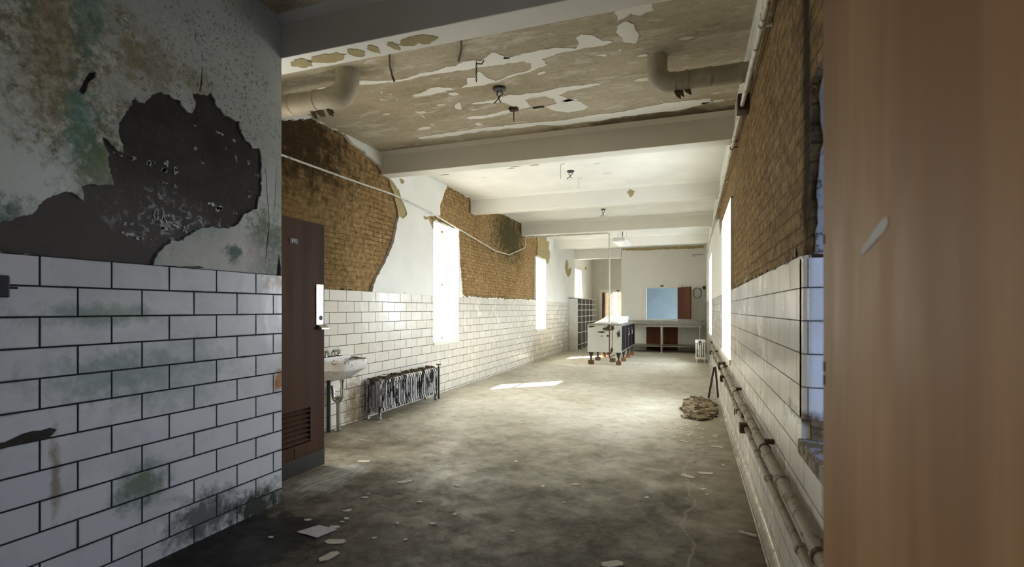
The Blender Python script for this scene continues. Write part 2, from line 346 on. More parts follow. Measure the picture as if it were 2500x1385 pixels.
M['dark_void'] = plain('dark old plaster', (0.10, 0.085, 0.06), 0.9, var=0.5)
M['sill'] = chipped('weathered stone sill', (0.32, 0.32, 0.29), (0.16, 0.10, 0.04), 0.5, 18, 0.8)

g = G('peeling mouldy paint', 0.72)            # the passage wall above the tile
base = g.mix(g.rng(g.noise(1.4, 6, 0.6), 0.35, 0.65), (0.46, 0.49, 0.455), (0.60, 0.62, 0.58))
left = g.blob((-2.81, 1.40, 2.35), (0.6, 0.50, 0.80), 0.7, 6, 0.4)
n_a, n_b, n_c = g.noise(19, 8, 0.8), g.noise(10, 8, 0.75, 0.8), g.noise(42, 8, 0.8)
mott = g.mix(g.rng(n_a, 0.42, 0.58), (0.19, 0.16, 0.07), (0.74, 0.77, 0.65))
mott = g.mix(g.rng(n_b, 0.53, 0.62, 0, 0.8), mott, (0.09, 0.17, 0.11))
mott = g.mix(g.rng(n_c, 0.55, 0.7, 0, 0.6), mott, (0.62, 0.66, 0.62))
col = g.mix(g.math('MULTIPLY', left, 0.9), base, mott)
for c, r, sc, amt in [((-2.81, 1.55, 2.60), (0.6, 0.10, 0.36), (0.30, 0.22, 0.10), 0.6), ((-2.81, 1.66, 2.28), (0.6, 0.07, 0.20), (0.07, 0.25, 0.20), 0.7),
                      ((-2.81, 1.69, 2.80), (0.6, 0.06, 0.16), (0.09, 0.22, 0.17), 0.6), ((-2.81, 1.72, 2.12), (0.6, 0.09, 0.15), (0.14, 0.20, 0.09), 0.7),
                      ((-2.81, 1.36, 1.84), (0.6, 0.10, 0.12), (0.06, 0.16, 0.13), 0.85), ((-2.81, 1.45, 2.0), (0.6, 0.17, 0.16), (0.80, 0.86, 0.83), 0.95),
                      ((-2.81, 1.33, 2.2), (0.6, 0.13, 0.3), (0.72, 0.76, 0.68), 0.6), ((-2.81, 2.80, 1.85), (0.6, 0.16, 0.2), (0.07, 0.12, 0.07), 0.75),
                      ((-2.81, 2.36, 1.84), (0.6, 0.15, 0.09), (0.10, 0.34, 0.27), 0.55), ((-2.81, 2.50, 1.78), (0.6, 0.30, 0.10), (0.70, 0.64, 0.61), 0.7),
                      ((-2.81, 2.55, 1.76), (0.6, 0.07, 0.05), (0.03, 0.10, 0.08), 0.8), ((-2.81, 2.02, 2.75), (0.6, 0.10, 0.14), (0.28, 0.25, 0.15), 0.7),
                      ((-2.81, 2.26, 2.76), (0.6, 0.09, 0.08), (0.33, 0.31, 0.2), 0.7), ((-2.81, 1.9, 2.75), (0.6, 0.05, 0.12), (0.3, 0.24, 0.13), 0.7)]:
    col = g.mix(g.math('MULTIPLY', g.blob(c, r, 0.9, 17, 0.45), amt), col, sc)
spots = g.math('MULTIPLY', g.rng(g.noise(46, 6, 0.8, 0.4), 0.53, 0.60), g.blob((-2.81, 2.4, 2.85), (0.6, 0.55, 0.6), 0.7, 3, 0.6))
col = g.mix(g.math('MULTIPLY', spots, 0.8), col, (0.06, 0.065, 0.055))
M['mould'] = g.out(col, None, g.bump(g.math('ADD', n_a, g.math('MULTIPLY', n_c, 0.6)), 0.5, 0.012))

g = G('bare tan concrete', 0.85, spec=0.25)    # ceiling slab where the paint has come off
c = g.mix(g.rng(g.noise(1.3, 6, 0.65, 0.3, g.map((0.5, 1, 1))), 0.32, 0.68), (0.34, 0.285, 0.19), (0.53, 0.475, 0.36))
c = g.mix(g.rng(g.noise(26, 6, 0.75), 0.52, 0.72, 0, 0.55), c, (0.17, 0.125, 0.06))
c = g.mix(g.rng(g.noise(9, 7, 0.72, 0.4, g.map((0.3, 1, 1))), 0.55, 0.60, 0, 0.65), c, (0.66, 0.62, 0.53))
c = g.mix(g.math('MULTIPLY', g.rng(g.noise(21, 8, 0.8, 0.3, g.map((0.4, 1, 1))), 0.5, 0.62), g.rng(g.noise(1.1, 3), 0.45, 0.6, 0, 0.5)), c, (0.22, 0.17, 0.09))
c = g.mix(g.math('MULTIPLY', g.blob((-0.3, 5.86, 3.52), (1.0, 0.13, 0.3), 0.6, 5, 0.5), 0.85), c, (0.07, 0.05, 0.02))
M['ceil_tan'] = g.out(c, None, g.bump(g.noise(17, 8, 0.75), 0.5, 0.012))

g = G('dusty concrete floor', 0.6, spec=0.3)
X, Y, Z = g.xyz()
n1, n2, n3 = g.noise(0.9, 6, 0.65, 0.5), g.noise(5.5, 8, 0.72, 0.6), g.noise(40, 6, 0.75)
c = g.mix(g.rng(n1, 0.35, 0.66), (0.42, 0.378, 0.28), (0.60, 0.568, 0.48))
c = g.mix(g.rng(n2, 0.46, 0.68, 0, 0.5), c, (0.26, 0.22, 0.15))
c = g.mix(g.rng(n3, 0.55, 0.75, 0, 0.5), c, (0.2, 0.17, 0.12))
# dim foreground painted into the near floor colour, and the damp strip along the right wall
mud = g.rng(g.math('ADD', Y, g.rng(g.noise(2.2, 7, 0.7), 0.3, 0.7, -1.4, 1.4)), 5.9, 2.9)  # mask of the painted-in dim foreground
near_dim_col = g.mix(g.rng(g.noise(12, 7, 0.75, 0.5), 0.42, 0.60), (0.016, 0.012, 0.006), (0.098, 0.079, 0.050))
c = g.mix(g.math('MULTIPLY', mud, 0.93), c, near_dim_col)
c = g.mix(g.math('MULTIPLY', g.blob((0.25, 5.6, 0), (0.35, 3.2, 0.3), 0.6, 4, 0.5), 0.5), c, (0.15, 0.105, 0.05))
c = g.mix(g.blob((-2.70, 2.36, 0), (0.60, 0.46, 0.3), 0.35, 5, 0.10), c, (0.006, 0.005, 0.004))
c = g.mix(g.math('MULTIPLY', g.blob((-3.9, 5.2, 0), (0.35, 1.6, 0.3), 0.5, 6, 0.5), 0.6), c, (0.13, 0.10, 0.05))
scr = g.math('MULTIPLY', g.blob((-2.81, 3.48, 0), (0.20, 0.34, 0.3), 0.35, 9, 0.4), g.rng(g.noise(3, 3, 0.5, 0, g.map((26, 1.5, 1), (0, 0, 0), (0, 0, -0.3))), 0.35, 0.6))
c = g.mix(g.math('MULTIPLY', scr, 0.75), c, (0.62, 0.63, 0.60))
# a long crack and old paint drips
crk = g.rng(g.math('ABSOLUTE', g.math('SUBTRACT', X, g.math('ADD', -0.02, g.rng(g.noise(1.2, 4), 0, 1, -0.2, 0.2)))), 0.0, 0.012, 0.35, 0.0)
c = g.mix(crk, c, (0.5, 0.46, 0.36))
hgt = g.math('ADD', g.math('MULTIPLY', n2, 0.8), g.math('MULTIPLY', n3, 0.35))
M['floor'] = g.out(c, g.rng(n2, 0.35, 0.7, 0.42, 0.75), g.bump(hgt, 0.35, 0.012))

M['door_brown'] = wood('varnished brown door', (0.060, 0.024, 0.011), (0.095, 0.042, 0.022), 0.6)
M['door_brown'].node_tree.nodes['Principled BSDF'].inputs['Specular IOR Level'].default_value = 0.25
M['door_near'] = wood('worn brown door', (0.27, 0.145, 0.066), (0.38, 0.23, 0.125), 0.42, scale=0.9,
    stains=[((0.25, 0.93, 1.30), (0.3, 0.035, 0.3), (0.17, 0.09, 0.045), 0.5), ((0.27, 0.75, 1.47), (0.3, 0.05, 0.05), (0.42, 0.3, 0.2), 0.5)])
M['door_dark'] = wood('dark red brown door', (0.085, 0.028, 0.010), (0.17, 0.062, 0.022), 0.6)
M['door_dark'].node_tree.nodes['Principled BSDF'].inputs['Specular IOR Level'].default_value = 0.2
M['kick'] = plain('black kick plate', (0.012, 0.012, 0.010), 0.45)
M['steel'] = plain('brushed steel plate', (0.62, 0.60, 0.55), 0.42, 0.9, 0.15, 30)
M['steel_dull'] = plain('dull stainless steel', (0.46, 0.44, 0.38), 0.36, 0.75, 0.3, 10)
M['chrome'] = plain('old chrome', (0.62, 0.62, 0.6), 0.2, 1.0, 0.3, 20)
M['black'] = plain('black iron', (0.018, 0.017, 0.015), 0.55)
M['porcelain'] = chipped('dirty porcelain', (0.85, 0.84, 0.80), (0.30, 0.24, 0.14), 0.12, 9, 0.15)
M['grime'] = plain('dry grime', (0.13, 0.09, 0.045), 0.95, var=0.6, scale=40, bump=0.6)
M['radiator'] = chipped('flaking silver radiator paint', (0.52, 0.52, 0.54), (0.035, 0.026, 0.016), 0.40, 13, 0.38, 0.5, stretch=(1, 1, 0.3), world=True)
M['radiator_far'] = chipped('cream radiator paint', (0.74, 0.72, 0.64), (0.05, 0.035, 0.02), 0.25, 9, 0.5, world=True)
M['conduit'] = chipped('painted conduit', (0.74, 0.72, 0.64), (0.22, 0.16, 0.09), 0.15, 20, 0.5)
M['pipe'] = chipped('dusty painted pipe', (0.30, 0.255, 0.18), (0.14, 0.10, 0.05), 0.25, 14, 0.6)
M['rusty'] = plain('rusty iron', (0.10, 0.055, 0.03), 0.8, 0.2, 0.5, 25, 0.4)
M['lagging'] = paint('painted canvas lagging', (0.47, 0.42, 0.31), 0.4, 0.9, (0.16, 0.12, 0.06), 7)
g = G('white enamel', 0.35)
c = g.mix(g.rng(g.noise(2, 5), 0.3, 0.7), (0.66, 0.67, 0.62), (0.78, 0.79, 0.74))
for x, z, rx, rz in ((-2.02, .90, .10, .05), (-1.98, .95, .05, .04), (-2.16, .825, .10, .022), (-1.73, .78, .04, .08), (-2.0, .73, .035, .025), (-2.40, .955, .08, .02), (-1.87, .93, .035, .05), (-2.15, .72, .02, .012), (-1.9, .38, .04, .05)):
    c = g.mix(g.blob((x + 2.0835, -1.5, z - 0.10), (rx, 0.3, rz), 0.75, 28, 0.12), c, (0.035, 0.035, 0.02))
c = g.mix(g.rng(g.noise(30, 6, 0.7), 0.68, 0.72, 0, 0.7), c, (0.15, 0.12, 0.07))
M['enamel'] = g.out(c)
M['navy'] = plain('navy black enamel', (0.016, 0.013, 0.017), 0.6, var=0.5, scale=5, spec=0.06)
M['leg_iron'] = plain('dark cast iron', (0.03, 0.026, 0.025), 0.45)
M['block'] = wood('rust brown wood block', (0.24, 0.10, 0.035), (0.36, 0.17, 0.06), 0.8)
M['block_dark'] = wood('weathered wood block', (0.15, 0.085, 0.04), (0.22, 0.13, 0.06), 0.8)
M['sheet'] = plain('crumpled white sheet', (0.84, 0.85, 0.85), 0.5, var=0.1)
M['shelf'] = plain('cream shelf paint', (0.74, 0.72, 0.65), 0.55, var=0.15, scale=6)
M['shelf_shaded'] = plain('shaded cream shelf interior', (0.24, 0.22, 0.18), 0.7, var=0.25, scale=6)  # darker copy of the cream paint, shade put into the colour
M['lamp_white'] = plain('white fixture enamel', (0.8, 0.8, 0.78), 0.4, var=0.05)
M['diffuser'] = plain('milky plastic diffuser', (0.86, 0.86, 0.84), 0.3, var=0.04)
M['flake'] = plain('pale paint flake', (0.66, 0.61, 0.50), 0.8, var=0.25, scale=30)
M['paper'] = plain('dirty paper', (0.62, 0.60, 0.58), 0.8, var=0.3, scale=25)
M['rubble'] = plain('broken plaster rubble', (0.36, 0.28, 0.17), 0.95, var=0.65, scale=12, bump=0.5)
M['rubble_dark'] = plain('dark bark-like rubble', (0.10, 0.07, 0.04), 0.95, var=0.5, scale=16)
M['stick'] = wood('dark purple-brown stick', (0.05, 0.03, 0.035), (0.09, 0.06, 0.065), 0.6)
M['plate_text'] = plain('cream lettering', (0.7, 0.66, 0.55), 0.5, var=0.05)

def glazing(name, col):
    g = G(name, 0.05)
    tr = g.n('ShaderNodeBsdfTransparent', {0: col})
    gl = g.n('ShaderNodeBsdfGlossy', {0: (1, 1, 1), 1: 0.04})
    ms = g.n('ShaderNodeMixShader', {0: 0.05, 1: tr.outputs[0], 2: gl.outputs[0]})
    g.nt.links.new(ms.outputs[0], g.nt.nodes['Material Output'].inputs[0])
    return g.m


M['glass'] = glazing('window glass', (0.93, 0.95, 0.96))
M['glass_blue_dimming'] = glazing('light dimming blue tinted glass', (0.21, 0.25, 0.335))  # tint added to dim and blue the light entering the passage

# ---------------------------------------------------------------- mesh helpers
class MB:
    def __init__(s):
        s.bm = bmesh.new()

    def poly(s, verts, faces):
        vs = [s.bm.verts.new(v) for v in verts]
        for f in faces:
            try:
                s.bm.faces.new([vs[i] for i in f])
            except ValueError:
                pass
        return s

    def box(s, a, b):
        x0, y0, z0 = (min(p, q) for p, q in zip(a, b))
        x1, y1, z1 = (max(p, q) for p, q in zip(a, b))
        return s.poly([(x0, y0, z0), (x1, y0, z0), (x1, y1, z0), (x0, y1, z0), (x0, y0, z1), (x1, y0, z1), (x1, y1, z1), (x0, y1, z1)],
                      [(0, 3, 2, 1), (4, 5, 6, 7), (0, 1, 5, 4), (1, 2, 6, 5), (2, 3, 7, 6), (3, 0, 4, 7)])

    def obox(s, c, size, rot=None, jit=0.0):
        hx, hy, hz = (q / 2 for q in size)
        R = rot or Matrix.Identity(3)
        vs = [Vector(c) + R @ Vector((sx * hx, sy * hy, sz * hz)) for sz in (-1, 1) for sx, sy in ((-1, -1), (1, -1), (1, 1), (-1, 1))]
        if jit:
            vs = [v + Vector((random.uniform(-jit, jit), random.uniform(-jit, jit), random.uniform(-jit, jit))) for v in vs]
        return s.poly(vs, [(0, 3, 2, 1), (4, 5, 6, 7), (0, 1, 5, 4), (1, 2, 6, 5), (2, 3, 7, 6), (3, 0, 4, 7)])

    def tube(s, pts, r, seg=10, cap=True):
        pts = [Vector(p) for p in pts]
        rs = r if isinstance(r, (list, tuple)) else [r] * len(pts)
        rings = []
        ref = None
        for i, p in enumerate(pts):
            t = ((pts[min(i + 1, len(pts) - 1)] - pts[i]).normalized() + (pts[i] - pts[max(i - 1, 0)]).normalized())
            t = t.normalized() if t.length > 1e-6 else Vector((0, 0, 1))
            if ref is None:
                ref = Vector((0, 0, 1)) if abs(t.z) < 0.9 else Vector((1, 0, 0))
            a = (ref - t * ref.dot(t)).normalized()
            ref = a
            b = t.cross(a)
            rings.append([s.bm.verts.new(p + (a * math.cos(2 * PI * k / seg) + b * math.sin(2 * PI * k / seg)) * rs[i]) for k in range(seg)])
        for A, B in zip(rings, rings[1:]):
            for k in range(seg):
                s.bm.faces.new((A[k], A[(k + 1) % seg], B[(k + 1) % seg], B[k]))
        if cap:
            s.bm.faces.new(rings[0][::-1])
            s.bm.faces.new(rings[-1])
        return s

    def lathe(s, prof, c, seg=20, axis='z'):
        rings = []
        for r, h in prof:
            ring = []
            for k in range(seg):
                u, v = r * math.cos(2 * PI * k / seg), r * math.sin(2 * PI * k / seg)
                d = {'z': (u, v, h), 'x': (h, u, v), 'y': (v, h, u)}[axis]
                ring.append(s.bm.verts.new(Vector(c) + Vector(d)))
            rings.append(ring)
        for A, B in zip(rings, rings[1:]):
            for k in range(seg):
                s.bm.faces.new((A[k], A[(k + 1) % seg], B[(k + 1) % seg], B[k]))
        s.bm.faces.new(rings[0][::-1])
        s.bm.faces.new(rings[-1])
        return s

    def prism(s, loop, d0, d1, emb):
        # a closed outline (u, v) pushed from depth d0 to d1
        n = len(loop)
        return s.poly([emb(u, v, d0) for u, v in loop] + [emb(u, v, d1) for u, v in loop],
                      [tuple(range(n)), tuple(range(2 * n - 1, n - 1, -1))] + [(k, (k + 1) % n, n + (k + 1) % n, n + k) for k in range(n)])

    def loft(s, loops, cap0=True, cap1=True):
        rings = [[s.bm.verts.new(p) for p in l] for l in loops]
        n = len(rings[0])
        for A, B in zip(rings, rings[1:]):
            for k in range(n):
                s.bm.faces.new((A[k], A[(k + 1) % n], B[(k + 1) % n], B[k]))
        if cap0:
            s.bm.faces.new(rings[0][::-1])
        if cap1:
            s.bm.faces.new(rings[-1])
        return s


def build(name, mb, mat, parent=None, smooth=False, bevel=0.0, origin=None):
    bm = mb.bm
    bmesh.ops.recalc_face_normals(bm, faces=bm.faces)
    if bevel:
        bmesh.ops.bevel(bm, geom=[e for e in bm.edges if len(e.link_faces) == 2 and e.calc_face_angle(0) > 0.6], offset=bevel, segments=2,
                        affect='EDGES', profile=0.6, clamp_overlap=True)
    p, off = parent, Vector((0, 0, 0))
    while p is not None:
        off += p.location
        p = p.parent
    if origin is not None:
        off = Vector(origin)
    bmesh.ops.translate(bm, verts=bm.verts, vec=-off)
    me = bpy.data.meshes.new(name)
    bm.to_mesh(me)
    bm.free()
    me.materials.append(M[mat])
    if smooth:
        for f in me.polygons:
            f.use_smooth = True
        if smooth != 'all':
            me.set_sharp_from_angle(angle=0.7)
    o = bpy.data.objects.new(name, me)
    COL.objects.link(o)
    if parent is not None:
        o.parent = parent
    elif origin is not None:
        o.location = origin
    return o


def tag(o, label, cat, group=None, kind=None):
    o['label'] = label
    o['category'] = cat
    if group:
        o['group'] = group
    if kind:
        o['kind'] = kind
    return o


def thing(name, loc, label, cat, group=None, kind=None):
    o = bpy.data.objects.new(name, None)
    o.empty_display_size = 0.1
    o.location = loc
    COL.objects.link(o)
    return tag(o, label, cat, group, kind)


def struct(name, mb, mat, label, cat, parent=None, **kw):
    o = build(name, mb, mat, parent, **kw)
    if parent is None:
        tag(o, label, cat, None, 'structure')
    elif label:
        o['label'] = label
    return o


def copy_tree(o, loc):
    r = o.copy()
    COL.objects.link(r)
    r.location = loc
    for ch in list(o.children):
        c = ch.copy()
        COL.objects.link(c)
        c.parent = r
        for gch in list(ch.children):
            d = gch.copy()
            COL.objects.link(d)
            d.parent = c
    return r


def jag(loop, step=0.04, amp=0.012, freq=9.0, seed=0.0):
    out = []
    n = len(loop)
    for i in range(n):
        a, b = Vector(loop[i]), Vector(loop[(i + 1) % n])
        k = max(1, int((b - a).length / step))
        for j in range(k):
            p = a.lerp(b, j / k)
            q = Vector((p.x * freq, p.y * freq, seed))
            d = noise.noise_vector(q) + 0.6 * noise.noise_vector(q * 2.7) + 0.45 * noise.noise_vector(q * 6.1)
            out.append((p.x + d.x * amp, p.y + d.y * amp))
    return out


def inside(p, loop):
    x, y = p
    r = False
    j = len(loop) - 1
    for i in range(len(loop)):
        xi, yi = loop[i]
        xj, yj = loop[j]
        if (yi > y) != (yj > y) and x < (xj - xi) * (y - yi) / (yj - yi) + xi:
            r = not r
        j = i
    return r


def sheet(mb, outers, holes, islands, emb, thick):
    # a thin coat with ragged holes: flat outlines triangulated, then given their thickness
    loops = list(outers) + list(holes) + list(islands)
    vs, es = [], []
    for l in loops:
        b = len(vs)
        vs += [Vector(p) for p in l]
        es += [(b + k, b + (k + 1) % len(l)) for k in range(len(l))]
    V, E_, F = geometry.delaunay_2d_cdt(vs, es, [], 0, 1e-5)[:3]
    keep = []
    for f in F:
        c = sum((V[i] for i in f), Vector((0, 0))) / len(f)
        k = any(inside(c, l) for l in outers) and not any(inside(c, l) for l in holes)
        if k or any(inside(c, l) for l in islands):
            keep.append(tuple(f))
    cnt = {}
    for f in keep:
        for k in range(len(f)):
            e = (f[k], f[(k + 1) % len(f)])
            cnt.setdefault(frozenset(e), []).append(e)
    n = len(V)
    faces = keep + [tuple(n + i for i in reversed(f)) for f in keep]
    for key, l in cnt.items():
        if len(l) == 1:
            a, b = l[0]
            faces.append((b, a, n + a, n + b))
    mb.poly([emb(v.x, v.y, 0.0) for v in V] + [emb(v.x, v.y, thick) for v in V], faces)
    return mb


def rect(u0, v0, u1, v1):
    return [(u0, v0), (u1, v0), (u1, v1), (u0, v1)]


def on_left(x):
    return lambda u, v, d: (x - d, u, v)


def on_right(x):
    return lambda u, v, d: (x + d, u, v)


def on_back(y):
    return lambda u, v, d: (u, y + d, v)


def on_ceil(z):
    return lambda u, v, d: (u, v, z + d)


def clampz(l, z=3.60):
    return [(u, min(v, z)) for u, v in l]


# ---------------------------------------------------------------- structure
CE = 3.52
XL, XR, XP = -3.96, 0.42, -2.81
lwin = [rect(a, c, b, d) for a, b, c, d in LW]
rwin = [rect(a, c, b, d) for a, b, c, d in RW]

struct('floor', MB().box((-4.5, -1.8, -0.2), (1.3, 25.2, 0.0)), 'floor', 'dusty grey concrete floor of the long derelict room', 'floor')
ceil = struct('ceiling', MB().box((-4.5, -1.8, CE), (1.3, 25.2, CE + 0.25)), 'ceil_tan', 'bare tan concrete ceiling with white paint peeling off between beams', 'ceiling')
mb = MB()
isl = [jag(p, 0.018, 0.016, 11, 3.1) for p in (P1, P2, P3, P4, Q0, Q1, Q2, Q3, Q4, Q5, Q6, Q7, Q8, Q9, Q10, Q11, Q12, Q13)]
rr = random.Random(5)
for k in range(26):          # smaller flakes still hanging on
    cx, cy, s_ = rr.uniform(-3.6, 0.3), rr.uniform(3.3, 5.7), rr.uniform(0.012, 0.05)
    isl.append([(cx + s_ * rr.uniform(1.0, 2.6) * math.cos(a), cy + s_ * rr.uniform(0.5, 1) * math.sin(a)) for a in (0.2, 1.1, 2.0, 3.1, 4.2, 5.3)])
for p in isl:
    sheet(mb, [p], [], [], on_ceil(CE - 0.004), 0.006)
struct('peeling_paint', mb, 'ceil_white', 'white paint remnants on the nearest ceiling bay', '', ceil)
mb = MB()
chips = []
for k in range(40):
    cx, cy, s_ = rr.uniform(-3.8, 0.35), rr.uniform(6.3, 14.5), rr.uniform(0.015, 0.05)
    chips.append([(cx + s_ * rr.uniform(1.2, 3.5) * math.cos(a), cy + s_ * rr.uniform(0.4, 1) * math.sin(a)) for a in (0.2, 1.1, 2.0, 3.1, 4.2, 5.3)])
sheet(mb, [rect(XL - 0.02, 6.10, XR + 0.03, 25.0)], chips, [], on_ceil(CE - 0.006), 0.008)
struct('ceiling_paint', mb, 'ceil_white', 'white paint on the farther ceiling bays', '', ceil)

# beams every three metres
blab = ['near dark edged white ceiling beam over the passage opening', 'second ceiling beam, grey faced, beyond the ducts', 'third white ceiling beam over the first left window',
        'fourth white ceiling beam with a thin conduit under it', 'fifth white ceiling beam behind the hanging light']
for k, y in enumerate((2.95, 5.95, 8.92, 12.0, 15.0)):
    b = MB().box((XL - 0.02, y, 3.22), (XR + 0.03, y + 0.21, CE + 0.05))
    lo = [(y - 0.05, CE + 0.01), (y, CE - 0.05), (y + 0.02, CE - 0.05), (y + 0.02, CE + 0.01)]
    b.prism(lo, XL - 0.02, XR + 0.03, lambda u, v, d: (d, u, v))
    o = struct('beam', b, 'beam', blab[k], 'ceiling beam', bevel=0.008)
    if k == 0:
        pm = MB()
        for cx, w_ in ((-2.72, 0.10), (-2.5, 0.16), (-2.25, 0.07), (-2.1, 0.05), (-1.75, 0.16), (-1.95, 0.04)):
            sheet(pm, [jag([(cx - w_, y + 0.10), (cx - w_ * 0.3, y + 0.05), (cx + w_ * 0.6, y + 0.06), (cx + w_, y + 0.11), (cx + w_ * 0.3, y + 0.17), (cx - w_ * 0.6, y + 0.15)], 0.014, 0.022, 17, cx)], [], [],
                  lambda u, v, d: (u, v, 3.222 - 0.005 + d), 0.006)
        build('bare_patch', pm, 'brown_coat', o)['label'] = 'tan patch where paint has peeled'
    if k == 2:
        build('bare_patch', sheet(MB(), [jag([(-1.06, 3.40), (-1.0, 3.45), (-0.93, 3.41), (-0.94, 3.36), (-0.99, 3.31), (-1.02, 3.35)], 0.02, 0.01, 20)], [], [], on_back(y - 0.003), 0.006), 'brown_coat', o)['label'] = 'tan patch where paint has peeled'

# left wall of the room
b = MB()
sheet(b, [rect(2.90, -0.1, 24.6, CE + 0.1)], lwin, [], on_left(-4.0), 0.36)
wl = struct('wall_left', b, 'brick_left', 'left room wall of tan brick with white plaster and tile', 'wall')
tl = MB()
lt = [rect(2.95, 0, 3.06, 1.63), rect(3.05, 0, 4.06, 0.25), rect(4.05, 0, 7.40, 1.63), rect(7.39, 0, 8.37, 0.85), rect(8.36, 0, 13.20, 1.63), rect(13.19, 0, 14.18, 0.85), rect(14.17, 0, 18.0, 1.63), rect(17.99, 0, 19.21, 0.85), rect(19.2, 0, 21.2, 1.63)]
sheet(tl, lt, [], [], on_left(XL), 0.045)
struct('tile_wainscot', tl, 'tile_left', 'cream tiled lower wall', '', wl)
pl = MB()
tans = [jag(clampz(p), 0.025, 0.02, 9, 1.0) for p in (TAN_A, TAN_B, TAN_C, TAN_D, HOLE_E, HOLE_F)]
jb = [jag(clampz(BRICK_A), 0.025, 0.026, 8, 2.0), jag(clampz(BRICK_B), 0.025, 0.026, 8, 4.0)]
pl_out = [rect(2.90, 1.62, 21.2, CE + 0.02)]
sheet(pl, pl_out, jb + tans + lwin, [], on_left(-3.955), 0.05)
struct('plaster', pl, 'plaster', 'white plaster broken away from the brick', '', wl)
br = MB()
grow = [[(u + 0.0, v) for u, v in p] for p in tans]
for p, dx in zip(grow, (0.06, 0.05, 0.05, 0.05, 0.05, 0.05)):
    c = sum((Vector(q) for q in p), Vector((0, 0))) / len(p)
    sheet(br, [[tuple(Vector(q) + (Vector(q) - c).normalized() * dx) for q in p]], jb + lwin, [], on_left(-3.972), 0.03)
struct('brown_coat', br, 'brown_coat', 'tan undercoat showing at the plaster edges', '', wl)
lip = MB()          # a line of crumbled plaster along the top of the tile
for k in range(120):
    y = 3.3 + rr.random() * 9.8
    if any(a - 0.05 < y < c + 0.05 for a, c, _, _ in LW) or 5.75 < y < 7.4 and rr.random() < 0.6:
        continue
    lip.obox((XL - 0.02, y, 1.635), (0.045, rr.uniform(0.03, 0.14), rr.uniform(0.008, 0.035)), Matrix.Rotation(rr.uniform(-.2, .2), 3, 'Z'), 0.006)
struct('mortar_crumbs', lip, 'rubble', '', '', wl)

# right wall of the room
b = MB()
sheet(b, [rect(-1.8, -0.1, 24.6, CE + 0.1)], rwin, [], on_right(0.45), 0.38)
wr = struct('wall_right', b, 'brick_right', 'right wall of brown brick above grey cream glazed tile', 'wall')
tr_ = MB()
rt = [rect(-1.8, 0, 0.50, 1.62), rect(0.49, 0, 2.37, 0.86), rect(2.36, 0, 6.40, 1.62), rect(6.39, 0, 8.26, 0.80), rect(8.25, 0, 12.5, 1.62), rect(12.49, 0, 14.31, 0.80), rect(14.3, 0, 18.0, 1.62)]
sheet(tr_, rt, [], [], on_right(XR), 0.045)
# rounded tile corner of the near window jamb, stopping above a broken gap
arc = [(0.455 - 0.035 * math.cos(a), 2.36 - 0.035 * math.sin(a)) for a in [PI / 2 * k / 8 for k in range(9)]]
tr_.prism([(0.42, 2.40)] + arc + [(0.82, 2.325), (0.82, 2.40)], 0.955, 1.605, lambda u, v, d: (u, v, d))
tr_.prism([(0.43, 2.40)] + [(0.455 - 0.027 * math.cos(PI / 2 * k / 8), 2.36 - 0.027 * math.sin(PI / 2 * k / 8)) for k in range(9)] + [(0.82, 2.333), (0.82, 2.40)], 1.60, 1.62, lambda u, v, d: (u, v, d))
struct('tile_wainscot', tr_, 'tile_right', 'grey cream tiled lower wall with a rounded corner', '', wr)
base = MB()
base.prism([(0.42, 0.10), (0.405, 0.085), (0.40, 0.03), (0.385, 0.0), (0.43, 0.0), (0.43, 0.10)], -1.8, 18.0, lambda u, v, d: (u, d, v))
struct('tile_base', base, 'tile_right', '', '', wr, smooth=True)
pr = MB()
ragA = jag([(8.25, 1.60), (18.0, 1.60), (18.0, CE + .02), (10.5, CE + .02), (10.2, 3.0), (9.4, 2.95), (9.0, 2.6), (8.25, 2.7)], 0.06, 0.03, 5, 3)
sheet(pr, [ragA], rwin, [], on_right(0.425), 0.04)
strip = jag([(2.4, CE + .02), (2.4, 3.36), (3.4, 3.30), (4.3, 3.24), (4.9, 3.36), (5.6, 3.2), (6.2, 3.3), (7.4, 3.25), (8.6, 3.33), (9.6, 3.2), (10.6, 3.3), (10.6, CE + .02)], 0.06, 0.03, 5, 8)
sheet(pr, [strip], [], [], on_right(0.42), 0.045)
struct('plaster', pr, 'plaster_right', 'white plaster flaking off the far half', '', wr)
jm = MB()
rag = jag([(0.46, 1.62), (0.82, 1.62), (0.82, 2.32), (0.48, 2.32), (0.47, 2.25), (0.49, 2.1), (0.465, 1.9)], 0.04, 0.012, 16, 6)
sheet(jm, [rag], [], [], lambda u, v, d: (u, 2.315 + d, v), 0.03)
struct('jamb_plaster', jm, 'jamb', 'mottled white plaster on the near window jamb', '', wr)
crumb = MB()
for k in range(40):
    y = 2.5 + rr.random() * 3.8
    crumb.obox((0.435, y, 1.625), (0.03, rr.uniform(0.03, 0.12), rr.uniform(0.006, 0.025)), None, 0.005)
struct('mortar_crumbs', crumb, 'rubble', '', '', wr)
jb2 = MB().box((0.455, 2.335, 0.87), (0.62, 2.39, 0.96))
struct('broken_block', jb2, 'tile_right', '', '', wr)
struct('gap', MB().box((0.62, 2.36, 0.87), (0.82, 2.39, 0.96)), 'dark_void', 'dark gap under the tile corner', '', wr)

struct('added_sun_block', MB().box((-6.2, 1.0, -0.1), (-4.37, 3.12, 5.5)), 'brick_left', 'added unseen block keeping sun out of the hidden left window', 'wall')  # added out of view to stop direct sun through the hidden window

